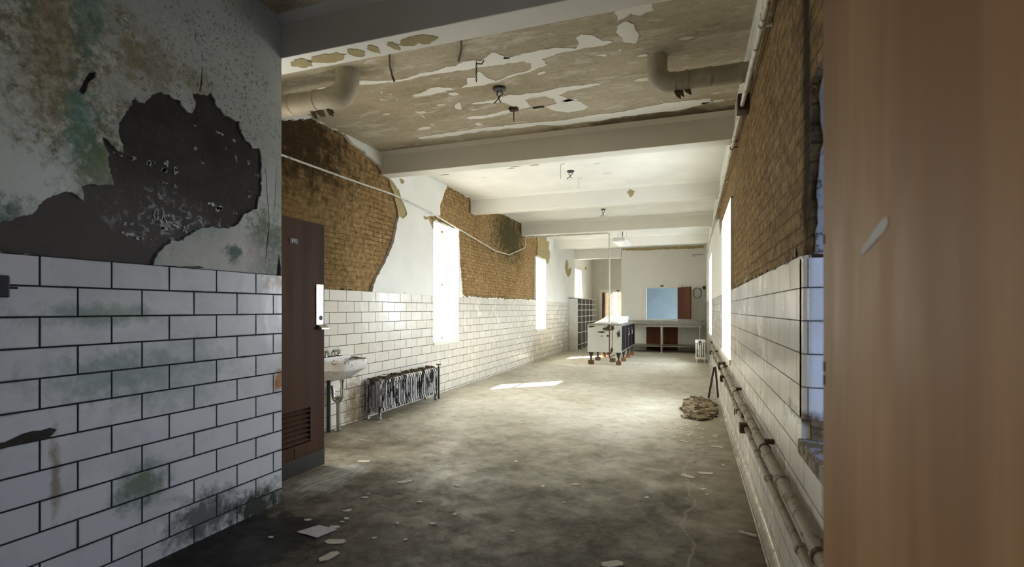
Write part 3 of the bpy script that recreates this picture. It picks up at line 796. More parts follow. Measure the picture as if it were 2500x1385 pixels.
# windows: white reveal, sill, thin metal sash and glass
def window(i, side, y0, y1, z0, z1):
    s = -1 if side == 'left' else 1
    xi, xo = (XL, -4.36) if s < 0 else (XR, 0.83)
    names = {('left', 0): 'added left window hidden behind the louvred door, lighting the right wall', ('left', 1): 'first tall left window, glaring white, beside the tan brick', ('left', 2): 'second tall left window farther down the room', ('left', 4): 'added unseen window lighting the peach tiled room beyond the recess', ('left', 3): 'small far left window above the pigeonhole shelf',
             ('right', 0): 'near right window recess behind the open brown door', ('right', 1): 'first right window seen edge on past the brick', ('right', 2): 'second right window seen edge on near the counter', ('right', 3): 'added unseen window lighting the blue room behind the hatch'}
    t = thing('window_%d' % i, (xo, (y0 + y1) / 2, z0), names[(side, LW.index((y0, y1, z0, z1)) if s < 0 else RW.index((y0, y1, z0, z1)))], 'window', None, 'structure')
    rv = MB()
    d = 0.012
    xa = xi - s * 0.002
    if not (s > 0 and y0 < 1):
        rv.box((xa, y0, z0), (xo, y0 + d, z1)).box((xa, y1 - d, z0), (xo, y1, z1)).box((xa, y0, z1 - d), (xo, y1, z1))
        build('reveal', rv, 'white_trim', t)
    sl = MB().box((xi - s * 0.02, y0 + 0.0, z0 - 0.05), (xo, y1, z0 + 0.012))
    build('sill', sl, 'sill' if (s > 0 and y0 < 1) else 'white_trim', t, bevel=0.01)
    fr_ = MB()
    xf = xo - s * 0.06
    f = 0.035
    a, b_ = y0 + d, y1 - d
    zt = z1 - d
    zb = z0 + 0.012
    for bx in ((a, zb, a + f, zt), (b_ - f, zb, b_, zt), (a, zb, b_, zb + f), (a, zt - f, b_, zt), (a, (zb + zt) / 2 - f / 2, b_, (zb + zt) / 2 + f / 2)):
        fr_.box((xf - 0.02, bx[0], bx[1]), (xf + 0.02, bx[2], bx[3]))
    fo = build('window_frame', fr_, 'white_trim', t)
    build('pane', MB().box((xf - 0.003, a + f * .8, zb + f * .8), (xf + 0.003, b_ - f * .8, zt - f * .8)), 'glass_blue_dimming' if (s > 0 and y0 < 1) else 'glass', fo)


i = 1
for q in LW:
    window(i, 'left', *q)
    i += 1
for q in RW:
    window(i, 'right', *q)
    i += 1

# passage wall on the left foreground: dark cement, mouldy paint, tile
wp = struct('wall_passage', sheet(MB(), [rect(-1.8, -0.1, 2.95, CE + 0.1)], [rect(PW[0], PW[2], PW[1], PW[3])], [], on_left(-2.824), 0.196), 'cement', 'mouldy passage wall in the left foreground above blue white tile', 'wall')
tp = MB()
sheet(tp, [rect(-1.8, 0, 2.95, 1.645)], [rect(PW[0], PW[2], PW[1], PW[3])], [], on_left(XP), 0.03)
struct('tile_wainscot', tp, 'tile_passage', 'blue white tiled lower wall', '', wp)
jd = jag(DARK, 0.011, 0.012, 20, 5.0)
iv = []
for u, v, ru, rv_ in ISL:
    for q in range(5):
        cu, cv = u + rr.uniform(-1, 1) * ru * 0.6, v + rr.uniform(-1, 1) * rv_ * 0.6
        s1 = rr.uniform(0.25, 0.65)
        iv.append(jag([(cu + ru * 0.6 * s1 * rr.uniform(0.4, 1.3) * math.cos(a), cv + rv_ * s1 * rr.uniform(0.4, 1.3) * math.sin(a)) for a in [2 * PI * k / 9 for k in range(9)]], 0.006, 0.004, 60))
pp = MB()
gash = jag(GASH, 0.02, 0.004, 30, 1)
crack = []
edge = [(2.93, 1.9), (2.905, 2.2), (2.91, 2.45), (2.895, 2.7)]
holes_p = [jd, gash, [(2.90, 1.645), (2.925, 1.80), (2.945, 1.70), (2.945, 1.645)], jag([(2.885, 2.1), (2.90, 2.3), (2.905, 2.46), (2.893, 2.3), (2.882, 2.15)], 0.03, 0.004, 20),
           jag([(2.29, 2.72), (2.305, 2.80), (2.312, 2.88), (2.318, 2.88), (2.312, 2.78), (2.30, 2.71)], 0.03, 0.003, 20),
           jag([(2.80, 1.75), (2.83, 2.0), (2.815, 2.2), (2.80, 2.38), (2.806, 2.38), (2.822, 2.2), (2.838, 2.0), (2.807, 1.75)], 0.03, 0.004, 14),
           jag([(2.02, 1.645), (2.20, 1.65), (2.30, 1.66), (2.33, 1.648), (2.2, 1.645)], 0.03, 0.004, 20)]
sheet(pp, [rect(-1.8, 1.645, 2.95, CE + 0.02)], holes_p + [rect(PW[0], PW[2], PW[1], PW[3])], [], on_left(-2.812), 0.014)
for p in iv:
    sheet(pp, [p], [], [], on_left(-2.821), 0.005)
struct('plaster', pp, 'mould', 'mouldy grey green peeling plaster', '', wp)
cr = MB()
sheet(cr, [jag([(0.9, 0.80), (1.20, 0.825), (1.36, 0.822), (1.42, 0.845), (1.52, 0.85), (1.56, 0.835), (1.52, 0.80), (1.44, 0.80), (1.36, 0.795), (1.2, 0.80)], 0.025, 0.008, 20)], [], [], on_left(XP + 0.002), 0.006)
struct('crack', cr, 'cement', 'dark broken gash in the tile', '', wp)
pw = thing('window_%d' % i, (-3.0, -0.85, PW[2]), 'added unseen passage window behind the viewer, lighting the near door', 'window', None, 'structure')
fr_ = MB()
for a, b2 in (((PW[0], PW[2]), (PW[0] + .04, PW[3])), ((PW[1] - .04, PW[2]), (PW[1], PW[3])), ((PW[0], PW[2]), (PW[1], PW[2] + .04)), ((PW[0], PW[3] - .04), (PW[1], PW[3]))):
    fr_.box((-3.0, a[0], a[1]), (-2.96, b2[0], b2[1]))
fo = build('window_frame', fr_, 'white_trim', pw)  # frame of the added unseen window
build('pane', MB().box((-2.983, PW[0] + .035, PW[2] + .035), (-2.977, PW[1] - .035, PW[3] - .035)), 'glass', fo)  # pane of the added unseen window
# cross wall, the rest of the shell
struct('wall_front', MB().box((-4.0, 2.80, -0.1), (-3.0, 2.95, CE + 0.1)), 'dark_void', 'plain wall at the near left end of the room, hidden by the passage wall', 'wall')
struct('wall_rear', MB().box((-3.02, -1.8, -0.1), (0.5, -1.65, CE + 0.1)), 'dark_void', 'dark passage wall behind the viewer', 'wall')
bk = MB()
sheet(bk, [rect(-2.32, -0.05, 0.46, CE + 0.05)], [rect(-1.49, 0.0, -0.44, 2.13)], [], on_back(18.0), 0.2)
bk.box((-2.32, 18.2, -0.05), (-2.20, 21.3, CE + 0.05))
wb = struct('wall_back', bk, 'back_paint', 'white painted far end wall with a half open dutch door', 'wall')
tanst = jag([(-2.28, 3.50), (-2.28, 3.44), (-1.9, 3.415), (-1.5, 3.40), (-1.0, 3.415), (-0.5, 3.405), (0.0, 3.40), (0.36, 3.42), (0.36, 3.50)], 0.03, 0.014, 12)
struct('bare_strip', sheet(MB(), [tanst], [], [], on_back(17.994), 0.01), 'brown_coat', 'tan strip of bare plaster under the ceiling', '', wb)
struct('beam', MB().box((XL - 0.02, 18.0, 3.18), (-2.30, 18.22, CE + 0.05)), 'beam', 'far beam over the recess left of the end wall', 'ceiling beam', bevel=0.008)
rb = MB()
sheet(rb, [rect(-4.0, -0.05, -2.2, CE + 0.05)], [rect(-3.51, 0, -2.55, 2.09)], [], on_back(21.2), 0.15)
struct('wall_recess', rb, 'recess_paint', 'grey back wall of the recess with an open doorway', 'wall')
struct('wall_blue', MB().box((-2.2, 21.2, -0.05), (0.46, 21.32, CE + 0.05)), 'blue_paint', 'pale blue wall of the room seen through the dutch door', 'wall')
struct('trim_1', MB().box((-2.2, 18.2, -.05), (-2.18, 21.2, CE)), 'blue_paint', 'blue side wall inside the room behind the dutch door', 'wall')
ft = MB()
sheet(ft, [rect(-4.0, -0.05, 0.46, CE + 0.05)], [rect(-3.475, 0.25, -3.30, 2.3)], [], on_back(24.0), 0.25)
struct('wall_far', ft, 'tile_far', 'peach tiled wall with a bright slit seen through the far doorway', 'wall')

# ---------------------------------------------------------------- doors
def door_root(name, loc, label):
    return thing(name, loc, label, 'door', None, 'structure')


d = door_root('door_1', (-3.13, 2.97, 0.01), 'dark brown louvred door standing open against the passage wall edge, numbered 592')
# solid leaf with an opening for the louvre
X0, X1 = -3.15, -3.108
lm = MB()
sheet(lm, [rect(2.97, 0.012, 3.765, 2.15)], [rect(3.07, 0.262, 3.59, 0.555)], [], on_left(X1), 0.042)
build('leaf', lm, 'door_brown', d)
lv = MB()
for k in range(7):
    z = 0.285 + k * 0.0415
    lv.obox((-3.128, 3.33, z), (0.045, 0.52, 0.008), Matrix.Rotation(math.radians(42), 3, 'Y'))
build('louvre', lv, 'door_brown', d)
build('louvre_light_block', MB().box((-3.150, 3.06, 0.255), (-3.144, 3.60, 0.565)), 'kick', d)  # added backing that stops window light coming through the slats
build('louvre_sill', MB().box((-3.112, 3.05, 0.247), (-3.098, 3.60, 0.262)), 'door_brown', d)
build('kick_plate', MB().box((-3.107, 2.98, 0.016), (-3.102, 3.763, 0.156)), 'kick', d)
build('seam_strip', MB().box((-3.108, 2.98, 0.156), (-3.100, 3.763, 0.160)).box((-3.108, 3.40, 0.16), (-3.103, 3.404, 0.247)), 'door_dark', d)
pp_ = build('push_plate', MB().box((-3.108, 3.655, 1.262), (-3.100, 3.748, 1.618)), 'steel', d, bevel=0.002)
pp_['label'] = 'bright steel push plate'
build('cylinder_hole', MB().lathe([(0.021, 0), (0.021, 0.004), (0.012, 0.005)], (-3.101, 3.712, 1.322), 18, 'x'), 'black', pp_)
scw = MB()
for y in (3.666, 3.737):
    for z in (1.272, 1.44, 1.608):
        scw.lathe([(0.004, 0), (0.003, 0.002)], (-3.1005, y, z), 8, 'x')
build('screws', scw, 'black', pp_)
pl_ = MB().prism([(-3.105, 1.262), (-3.085, 1.255), (-3.06, 1.235), (-3.058, 1.22), (-3.10, 1.222), (-3.105, 1.235)], 3.675, 3.775, lambda u, v, dd: (u, dd, v))
build('pull_lip', pl_, 'steel', d, bevel=0.003)
npl = build('number_plate', MB().box((-3.108, 3.345, 1.938), (-3.103, 3.445, 1.986)), 'black', d, bevel=0.002)
cu = bpy.data.curves.new('number', 'FONT')
cu.body = '592'
cu.size = 0.044
cu.extrude = 0.0012
cu.align_x = 'CENTER'
cu.align_y = 'CENTER'
cu.materials.append(M['plate_text'])
tx = bpy.data.objects.new('number', cu)
COL.objects.link(tx)
tx.parent = npl
tx.location = (-3.102 - d.location.x, 3.395 - d.location.y, 1.962 - d.location.z)
tx.rotation_euler = (PI / 2, 0, PI / 2)
hg = MB()
for z in (0.25, 1.1, 1.95):
    hg.tube([(-3.105, 2.968, z - 0.05), (-3.105, 2.968, z + 0.05)], 0.009, 8)
build('hinges', hg, 'black', d)

d2 = door_root('door_2', (0.30, 0.6, 0.01), 'worn varnished brown door filling the right foreground, very near')
a, b_ = Vector((0.229, 1.09)), Vector((0.366, 0.16))
dv = (b_ - a).normalized()
nv = Vector((-dv.y, dv.x))
if nv.x > 0:
    nv = -nv
def on_leaf(u, v, dd):
    p = a + dv * u - nv * dd
    return (p.x, p.y, v)
build('leaf', MB().prism(rect(0, 0.012, (b_ - a).length, 2.15), 0.0, 0.044, on_leaf), 'door_near', d2, bevel=0.003)
sc = MB()
sheet(sc, [[(0.150, 1.492), (0.156, 1.484), (0.222, 1.512), (0.232, 1.522), (0.228, 1.532), (0.215, 1.530), (0.160, 1.500)]], [], [], lambda u, v, dd: on_leaf(u, v, -0.0012 + dd), 0.001)
build('scrape_mark', sc, 'paper', d2)['label'] = 'white scrape on the varnish'
build('latch_plate', MB().prism(rect(-0.0015, 1.25, 0.0, 1.33), 0.010, 0.034, on_leaf), 'black', d2)
lk = MB()
for z in (1.285, 1.26, 1.52):
    lk.prism(rect(0.004, z, 0.010, z + 0.018), -0.0012, 0.0, on_leaf)
build('dent_marks', lk, 'black', d2)

d3 = door_root('door_3', (-0.965, 18.0, 0.01), 'red brown dutch door in the far end wall, upper leaf swung open')
fr3 = MB().box((-1.60, 17.975, 0), (-1.49, 18.02, 2.24)).box((-0.44, 17.975, 0), (-0.345, 18.02, 2.24)).box((-1.49, 17.975, 2.13), (-0.44, 18.02, 2.24))
fr3.box((-1.49, 18.0, 2.115), (-0.44, 18.2, 2.13)).box((-1.49, 18.0, 0), (-1.475, 18.2, 2.13)).box((-0.455, 18.0, 0), (-0.44, 18.2, 2.13))
build('door_frame', fr3, 'white_trim', d3, bevel=0.004)
build('lower_leaf', MB().box((-1.475, 18.03, 0.01), (-0.455, 18.075, 1.0)), 'door_dark', d3, bevel=0.003)
build('ledge', MB().box((-1.49, 17.97, 1.035), (-0.455, 18.20, 1.065)), 'white_trim', d3, bevel=0.004)
va, vb = Vector((-0.445, 17.985)), Vector((-0.045, 17.36))
dv3 = (vb - va).normalized()
nv3 = Vector((dv3.y, -dv3.x))
def on_up(u, v, dd):
    p = va + dv3 * u + nv3 * dd
    return (p.x, p.y, v)
ul = build('upper_leaf', MB().prism(rect(0, 1.075, (vb - va).length, 2.12), -0.022, 0.022, on_up), 'door_dark', d3, bevel=0.003)
build('knob', MB().lathe([(0.012, 0), (0.012, 0.03), (0.03, 0.045), (0.03, 0.06), (0.0, 0.068)], (-0.125, 17.44, 1.56), 14, 'y'), 'black', ul)

d4 = door_root('door_4', (-3.03, 21.2, 0.01), 'narrow far doorway at the back of the recess with white frame')
f4 = MB().box((-3.62, 21.17, 0), (-3.51, 21.22, 2.2)).box((-2.55, 21.17, 0), (-2.45, 21.22, 2.2)).box((-3.51, 21.17, 2.09), (-2.55, 21.22, 2.2))
build('door_frame', f4, 'white_trim', d4)
build('leaf', MB().prism(rect(0, 0.01, 0.42, 2.08), 0, 0.045, lambda u, v, dd: (-3.50 + dd, 21.24 + u, v)), 'door_dark', d4)
build('closer', MB().box((-3.2, 21.15, 2.02), (-3.08, 21.22, 2.08)), 'steel_dull', d4)

for nm, x, y, z, lab in (('sign_plate', -0.965, 17.970, 2.18, 'tiny black number plate above the dutch door'), ('sign_plate', -2.86, 21.165, 2.16, 'tiny black number plate above the far doorway')):
    tag(build(nm, MB().box((x - 0.055, y - 0.006, z - 0.022), (x + 0.055, y + 0.004, z + 0.022)), 'black', origin=(x, y, z)), lab, 'sign')

# ---------------------------------------------------------------- wash basin
ws = thing('wash_basin', (-3.78, 4.89, 0.60), 'white porcelain wash basin on the tiled wall beside the louvred door', 'sink')
def dshape(x_back, x_front, y0, y1, cut, z, n=3):
    # half octagon plan: straight against the wall, cut corners in front
    yc0, yc1 = y0 + cut, y1 - cut
    xm = x_back + (x_front - x_back) * 0.42
    return [(x_back, y0, z), (xm, y0, z), (x_front - 0.03, yc0 - 0.02, z), (x_front, yc0 + 0.03, z), (x_front, yc1 - 0.03, z), (x_front - 0.03, yc1 + 0.02, z), (xm, y1, z), (x_back, y1, z)]
bs = MB()
outer = [dshape(-3.95, -3.74, 4.72, 5.02, .05, 0.60), dshape(-3.95, -3.66, 4.66, 5.08, .08, 0.655), dshape(-3.955, -3.585, 4.575, 5.185, .11, 0.71), dshape(-3.957, -3.575, 4.565, 5.195, .11, 0.72), dshape(-3.957, -3.565, 4.56, 5.20, .11, 0.815), dshape(-3.957, -3.575, 4.567, 5.193, .11, 0.823)]
inner = [dshape(-3.86, -3.615, 4.61, 5.15, .11, 0.823), dshape(-3.85, -3.64, 4.64, 5.12, .10, 0.79), dshape(-3.83, -3.70, 4.72, 5.04, .06, 0.70), dshape(-3.81, -3.74, 4.80, 4.96, .03, 0.685)]
bs.loft(outer + inner)
build('basin', bs, 'porcelain', ws, smooth=True)
build('back_ledge', MB().box((-3.957, 4.57, 0.815), (-3.90, 5.19, 0.85)), 'porcelain', ws, bevel=0.008)
gr = MB()
for k in range(26):
    u = rr.random()
    p = Vector((-3.86, 5.17, 0.826)).lerp(Vector((-3.60, 5.06, 0.826)), u) if k < 16 else Vector((-3.92, 4.7 + 0.45 * u, 0.853))
    gr.obox(p, (rr.uniform(.01, .04), rr.uniform(.01, .05), rr.uniform(.004, .012)), Matrix.Rotation(rr.random() * 3, 3, 'Z'), 0.003)
gd = build('dirt', gr, 'grime', ws)
gd['label'] = 'dry brown grime on the rim'
gd['kind'] = 'stuff'
for y in (4.78, 5.0):
    tp_ = build('tap', MB().lathe([(0.022, 0.845), (0.018, 0.87), (0.012, 0.875), (0.012, 0.90), (0.02, 0.905), (0.02, 0.925), (0.0, 0.93)], (-3.925, y, 0), 14), 'chrome', ws, smooth=True)
    build('tap_handle', MB().tube([(-3.955, y, 0.914), (-3.89, y, 0.914)], 0.008, 8).tube([(-3.925, y - 0.032, 0.914), (-3.925, y + 0.032, 0.914)], 0.008, 8), 'chrome', tp_)
build('spout', MB().tube([(-3.925, 4.89, 0.845), (-3.925, 4.89, 0.90), (-3.90, 4.89, 0.925), (-3.85, 4.89, 0.92), (-3.82, 4.89, 0.895)], 0.013, 10), 'chrome', ws, smooth=True)
build('tailpiece', MB().tube([(-3.775, 4.88, 0.605), (-3.775, 4.88, 0.47)], 0.02, 12).lathe([(0.03, 0.56), (0.03, 0.585), (0.022, 0.59)], (-3.775, 4.88, 0), 14), 'chrome', ws, smooth=True)
build('trap', MB().tube([(-3.775, 4.88, 0.50)] + [(-3.835 + 0.06 * math.cos(a_), 4.88 - 0.01, 0.42 - 0.075 * math.sin(a_)) for a_ in [PI * k / 8 for k in range(9)]] + [(-3.895, 4.87, 0.47), (-3.91, 4.87, 0.50), (-3.957, 4.87, 0.505)], 0.022, 12), 'chrome', ws, smooth=True)
build('waste_pipe', MB().tube([(-3.845, 4.90, 0.40), (-3.845, 4.90, 0.02)], 0.024, 12).lathe([(0.05, 0.0), (0.05, 0.012), (0.03, 0.02)], (-3.845, 4.90, 0), 14), 'chrome', ws, smooth=True)
build('supply_pipe', MB().tube([(-3.90, 4.80, 0.70), (-3.90, 4.80, 0.0)], 0.021, 10), 'black', ws, smooth=True)
vl = build('stop_valve', MB().tube([(-3.957, 4.62, 0.50), (-3.86, 4.62, 0.50)], 0.014, 8).lathe([(0.03, 0.52), (0.03, 0.53)], (-3.87, 4.62, 0), 10), 'rusty', ws)


# ---------------------------------------------------------------- radiators
def radiator(loc, nsec, pitch, cols, depth, height, mat, label):
    t = thing('radiator', loc, label, 'radiator')
    hz = height
    z0 = 0.10
    proto = None
    for k in range(nsec):
        y = k * pitch
        if proto is None:
            m_ = MB()
            cr_ = min(depth / cols * 0.40, pitch * 0.28)
            for c_ in range(cols):
                x = -depth / 2 + depth * (c_ + 0.5) / cols
                m_.tube([(x, 0, z0 + 0.03), (x, 0, hz - 0.03)], [cr_, cr_], 8, False)
            for zz in (z0 + 0.025, hz - 0.03):
                prof = [(-depth / 2 + 0.012, zz - 0.028), (depth / 2 - 0.012, zz - 0.028), (depth / 2, zz - 0.014), (depth / 2, zz + 0.012), (depth / 2 - 0.02, zz + 0.028), (-depth / 2 + 0.02, zz + 0.028), (-depth / 2, zz + 0.012), (-depth / 2, zz - 0.014)]
                m_.prism(prof, -pitch * 0.31, pitch * 0.31, lambda u, v, dd: (u, dd, v))
                m_.lathe([(0.024, -pitch * 0.52), (0.024, pitch * 0.52)], (0, 0, zz), 10, 'y')
            for v_ in m_.bm.verts:
                v_.co += t.location
            proto = build('section', m_, mat, t, smooth=True)
        else:
            c_ = proto.copy()
            COL.objects.link(c_)
            c_.location = (0, y, 0)
    L = (nsec - 1) * pitch
    for y in (0, L):
        for x in (-depth * 0.36, depth * 0.36):
            build('foot', MB().loft([[(loc[0] + x + sx * r_, loc[1] + y + sy * r_, loc[2] + z) for sx, sy in ((-1, -1), (1, -1), (1, 1), (-1, 1))] for r_, z in ((0.022, 0.0), (0.017, 0.03), (0.016, 0.10))]), mat, t)
    build('end_plug', MB().lathe([(0.032, -0.035), (0.036, -0.028), (0.036, -0.012)], (loc[0] - 0.01, loc[1], loc[2] + hz - 0.03), 12, 'y'), 'rusty', t)
    return t


r1 = radiator((-3.826, 5.565, 0.0), 25, 0.0625, 5, 0.245, 0.50, 'radiator', 'long low cast iron radiator, silver paint flaking, right of the wash basin')
vp = build('valve_pipe', MB().tube([(-3.74, 7.17, 0.0), (-3.74, 7.17, 0.50)], 0.016, 10).tube([(-3.74, 7.17, 0.125), (-3.80, 7.11, 0.125), (-3.80, 7.065, 0.125)], 0.016, 10), 'black', r1, smooth=True)
build('valve_handle', MB().tube([(-3.74, 7.17, 0.50), (-3.74, 7.17, 0.535)], 0.007, 8).lathe([(0.038, 0.528), (0.042, 0.534), (0.038, 0.54)], (-3.74, 7.17, 0), 14), 'black', vp)
dm = MB()
for k in range(150):
    dm.obox((-3.83 + rr.uniform(-.085, .085), 5.54 + rr.random() * 1.55, 0.503 + rr.uniform(0, .008)), (rr.uniform(.01, .05), rr.uniform(.01, .06), rr.uniform(.006, .02)), Matrix.Rotation(rr.random() * 3, 3, 'Z'), 0.004)
do = build('grime_crust', dm, 'grime', r1)
do['label'] = 'crust of brown plaster crumbs on top'
for x, y, s_ in ((-3.76, 5.70, .06), (-3.79, 6.05, .09), (-3.80, 6.7, 0.08)):
    q = [(x + s_ * rr.uniform(.4, .7) * math.cos(a_), y + s_ * rr.uniform(.6, 1.1) * math.sin(a_)) for a_ in (0.3, 1.4, 2.4, 3.5, 4.4, 5.5)]
    o = build('paint_flake', MB().prism(q, 0.538, 0.543, lambda u, v, dd: (u, v, dd + 0.06 * (u - x))), 'flake', origin=(x, y, 0.538))
    tag(o, {5.70: 'pale paint flake on the near end of the long radiator', 6.05: 'largest pale flake on top of the long radiator', 6.7: 'pale flake on the far end of the long radiator'}[y], 'paint flake')
r2 = radiator((0.20, 14.22, 0.0), 12, 0.065, 5, 0.26, 0.575, 'radiator_far', 'tall pale cast iron radiator by the right wall before the counter')

# ---------------------------------------------------------------- long white serving cabinet on legs
cx0, cx1, cy0, cy1 = -2.507, -1.66, 12.90, 16.02
cab = thing('serving_cabinet', ((cx0 + cx1) / 2, 14.4, 0.10), 'long white enamelled serving cabinet on dark tapered legs, mid room', 'cabinet')
build('body', MB().box((cx0 + 0.01, cy0 + 0.02, 0.32), (cx1 - 0.015, cy1, 1.0)), 'enamel', cab)
tpm = MB().box((cx0 - 0.01, cy0 - 0.015, 0.995), (cx1 + 0.01, cy1 + 0.01, 1.022))
build('top', tpm, 'steel_dull', cab, bevel=0.006)
for x0, x1 in ((cx0, -1.893), (-1.880, cx1)):
    pn = MB().box((x0, cy0, 0.315), (x1, cy0 + 0.02, 0.992))
    pn.box((x0 + 0.0, cy0 - 0.006, 0.315), (x1, cy0, 0.335)).box((x0, cy0 - 0.006, 0.97), (x1, cy0, 0.99)).box((x0, cy0 - 0.006, 0.335), (x0 + 0.015, cy0, 0.97)).box((x1 - 0.015, cy0 - 0.006, 0.335), (x1, cy0, 0.97))
    build('end_panel', pn, 'enamel', cab)
for k in range(4):
    y0 = cy0 + 0.02 + k * 0.775
    sp = MB().box((cx1 - 0.015, y0 + 0.008, 0.35), (cx1, y0 + 0.767, 0.965))
    s_ = build('side_panel', sp, 'navy', cab)
    s_['label'] = 'dark navy side panel'
    build('edge_strip', MB().box((cx1, y0 + 0.745, 0.36), (cx1 + 0.006, y0 + 0.757, 0.955)), 'steel_dull', s_)
    if k in (1, 2):
        build('handle', MB().tube([(cx1, y0 + .62, .70), (cx1 + .03, y0 + .62, .70), (cx1 + .03, y0 + .62, .86), (cx1, y0 + .62, .86)], 0.008, 8), 'steel', s_)
build('base_rail', MB().box((cx1 - 0.02, cy0 + 0.02, 0.315), (cx1 + 0.004, cy1, 0.35)).box((cx1 - 0.02, cy0 + 0.02, 0.965), (cx1 + 0.002, cy1, 0.99)), 'steel_dull', cab)
hw = MB().obox((-1.886, 12.885, 0.925), (0.045, 0.03, 0.11)).obox((-1.90, 12.885, 0.36), (0.035, 0.025, 0.10), Matrix.Rotation(.3, 3, 'Y')).box((-1.891, 12.893, 0.33), (-1.882, 12.90, 0.99))
build('latch', hw, 'rusty', cab)['label'] = 'rusty latch hardware'
legsx, legsy = (-2.43, -1.74), (12.975, 13.96, 14.98, 15.95)
names_ = {(0, 0): 'front left', (0, 1): 'front right'}
for j, y in enumerate(legsy):
    for i_, x in enumerate(legsx):
        prof = [(0.026, 0.10), (0.030, 0.105), (0.024, 0.125), (0.022, 0.14), (0.030, 0.19), (0.046, 0.245), (0.058, 0.29), (0.060, 0.318)]
        build('leg', MB().lathe(prof, (x, y, 0), 12), 'leg_iron', cab, smooth=True)
        rot = Matrix.Rotation(rr.uniform(-.25, .25), 3, 'Z')
        o = build('wood_block', MB().obox((x, y, 0.05), (0.13, 0.10, 0.099), rot), 'block' if (i_ == 1 or j == 2) else 'block_dark', origin=(x, y, 0.0), bevel=0.003)
        side = 'left' if i_ == 0 else 'right'
        od = ('nearest', 'second', 'third', 'farthest')[j]
        tag(o, 'small wooden block under the %s leg on the %s side of the white cabinet' % (od, side), 'block', 'blocks under the cabinet legs')
o = build('wood_block', MB().obox((-1.98, 13.62, 0.055), (0.15, 0.10, 0.10), Matrix.Rotation(.1, 3, 'Z')), 'block_dark', origin=(-1.98, 13.62, 0.0), bevel=0.003)
tag(o, 'loose dark wooden block on the floor beneath the white cabinet', 'block', 'blocks under the cabinet legs')
# crumpled sheet and a shallow tray on top
sm = MB()
NX, NY = 26, 30
vv = []
for iy in range(NY + 1):
    for ix in range(NX + 1):
        u, v = ix / NX, iy / NY
        x, y = -2.40 + 0.66 * u, 13.25 + 1.5 * v
        env = math.sin(PI * min(1, max(0, u))) ** 0.7 * math.sin(PI * v) ** 0.6
        hh = 0.02 + env * (0.07 + 0.16 * max(0, noise.noise(Vector((x * 3.1, y * 2.6, 1.3))) + 0.15) + 0.05 * abs(noise.noise(Vector((x * 11, y * 9, 4)))))
        vv.append((x + 0.05 * noise.noise(Vector((x * 4, y * 4, 9))), y + 0.05 * noise.noise(Vector((x * 4, y * 4, 19))), 1.024 + hh * (env > 0.03) + 0.002))
sm.poly(vv, [(r_ * (NX + 1) + c_, r_ * (NX + 1) + c_ + 1, (r_ + 1) * (NX + 1) + c_ + 1, (r_ + 1) * (NX + 1) + c_) for r_ in range(NY) for c_ in range(NX)])
o = build('crumpled_sheet', sm, 'sheet', origin=(-2.07, 14.0, 1.022), smooth='all')
tag(o, 'crumpled white plastic sheet heaped on top of the white cabinet', 'sheet')
sd = o.modifiers.new('thickness', 'SOLIDIFY')
sd.thickness = 0.004
sd.offset = 1.0
tm = MB().loft([rectz for rectz in ([(-2.25, 14.95, 1.023), (-1.80, 14.95, 1.023), (-1.80, 15.55, 1.023), (-2.25, 15.55, 1.023)], [(-2.28, 14.92, 1.19), (-1.77, 14.92, 1.19), (-1.77, 15.58, 1.19), (-2.28, 15.58, 1.19)], [(-2.26, 14.94, 1.19), (-1.79, 14.94, 1.19), (-1.79, 15.56, 1.19), (-2.26, 15.56, 1.19)], [(-2.235, 14.965, 1.04), (-1.815, 14.965, 1.04), (-1.815, 15.535, 1.04), (-2.235, 15.535, 1.04)])])
tag(build('serving_pan', tm, 'sheet', origin=(-2.02, 15.25, 1.023)), 'white rectangular pan behind the crumpled sheet on the cabinet top', 'pan')

# ---------------------------------------------------------------- pigeonhole shelf
ps = thing('pigeonhole_shelf', (-3.8, 18.7, 0), 'tall cream pigeonhole shelf standing against the far left wall', 'shelf')
sx0, sx1, sy0, sy1, sz = -3.955, -3.65, 17.05, 20.55, 1.785
ys = [sy0 + 0.02 + (sy1 - sy0 - 0.04) * k / 5 for k in range(6)]
for y in (sy0, sy1 - 0.025):
    build('side_panel', MB().box((sx0, y, 0), (sx1, y + 0.025, sz)), 'shelf', ps)
build('top_panel', MB().box((sx0, sy0, sz - 0.022), (sx1 + 0.004, sy1, sz)), 'shelf', ps)
build('back_panel', MB().box((sx0, sy0 + 0.025, 0.01), (sx0 + 0.012, sy1 - 0.025, sz - 0.02)), 'shelf_shaded', ps)
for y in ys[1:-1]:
    build('divider', MB().box((sx0 + 0.012, y - 0.011, 0), (sx1 - 0.01, y + 0.011, sz - 0.022)), 'shelf_shaded', ps)
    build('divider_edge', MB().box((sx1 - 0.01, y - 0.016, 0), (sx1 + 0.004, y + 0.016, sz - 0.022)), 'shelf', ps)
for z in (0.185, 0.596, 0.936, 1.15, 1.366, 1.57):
    build('shelf_board', MB().box((sx0 + 0.012, sy0 + 0.025, z - 0.009), (sx1 - 0.01, sy1 - 0.025, z + 0.009)), 'shelf_shaded', ps)
    build('shelf_edge', MB().box((sx1 - 0.01, sy0 + 0.025, z - 0.011), (sx1 + 0.003, sy1 - 0.025, z + 0.011)), 'shelf', ps)

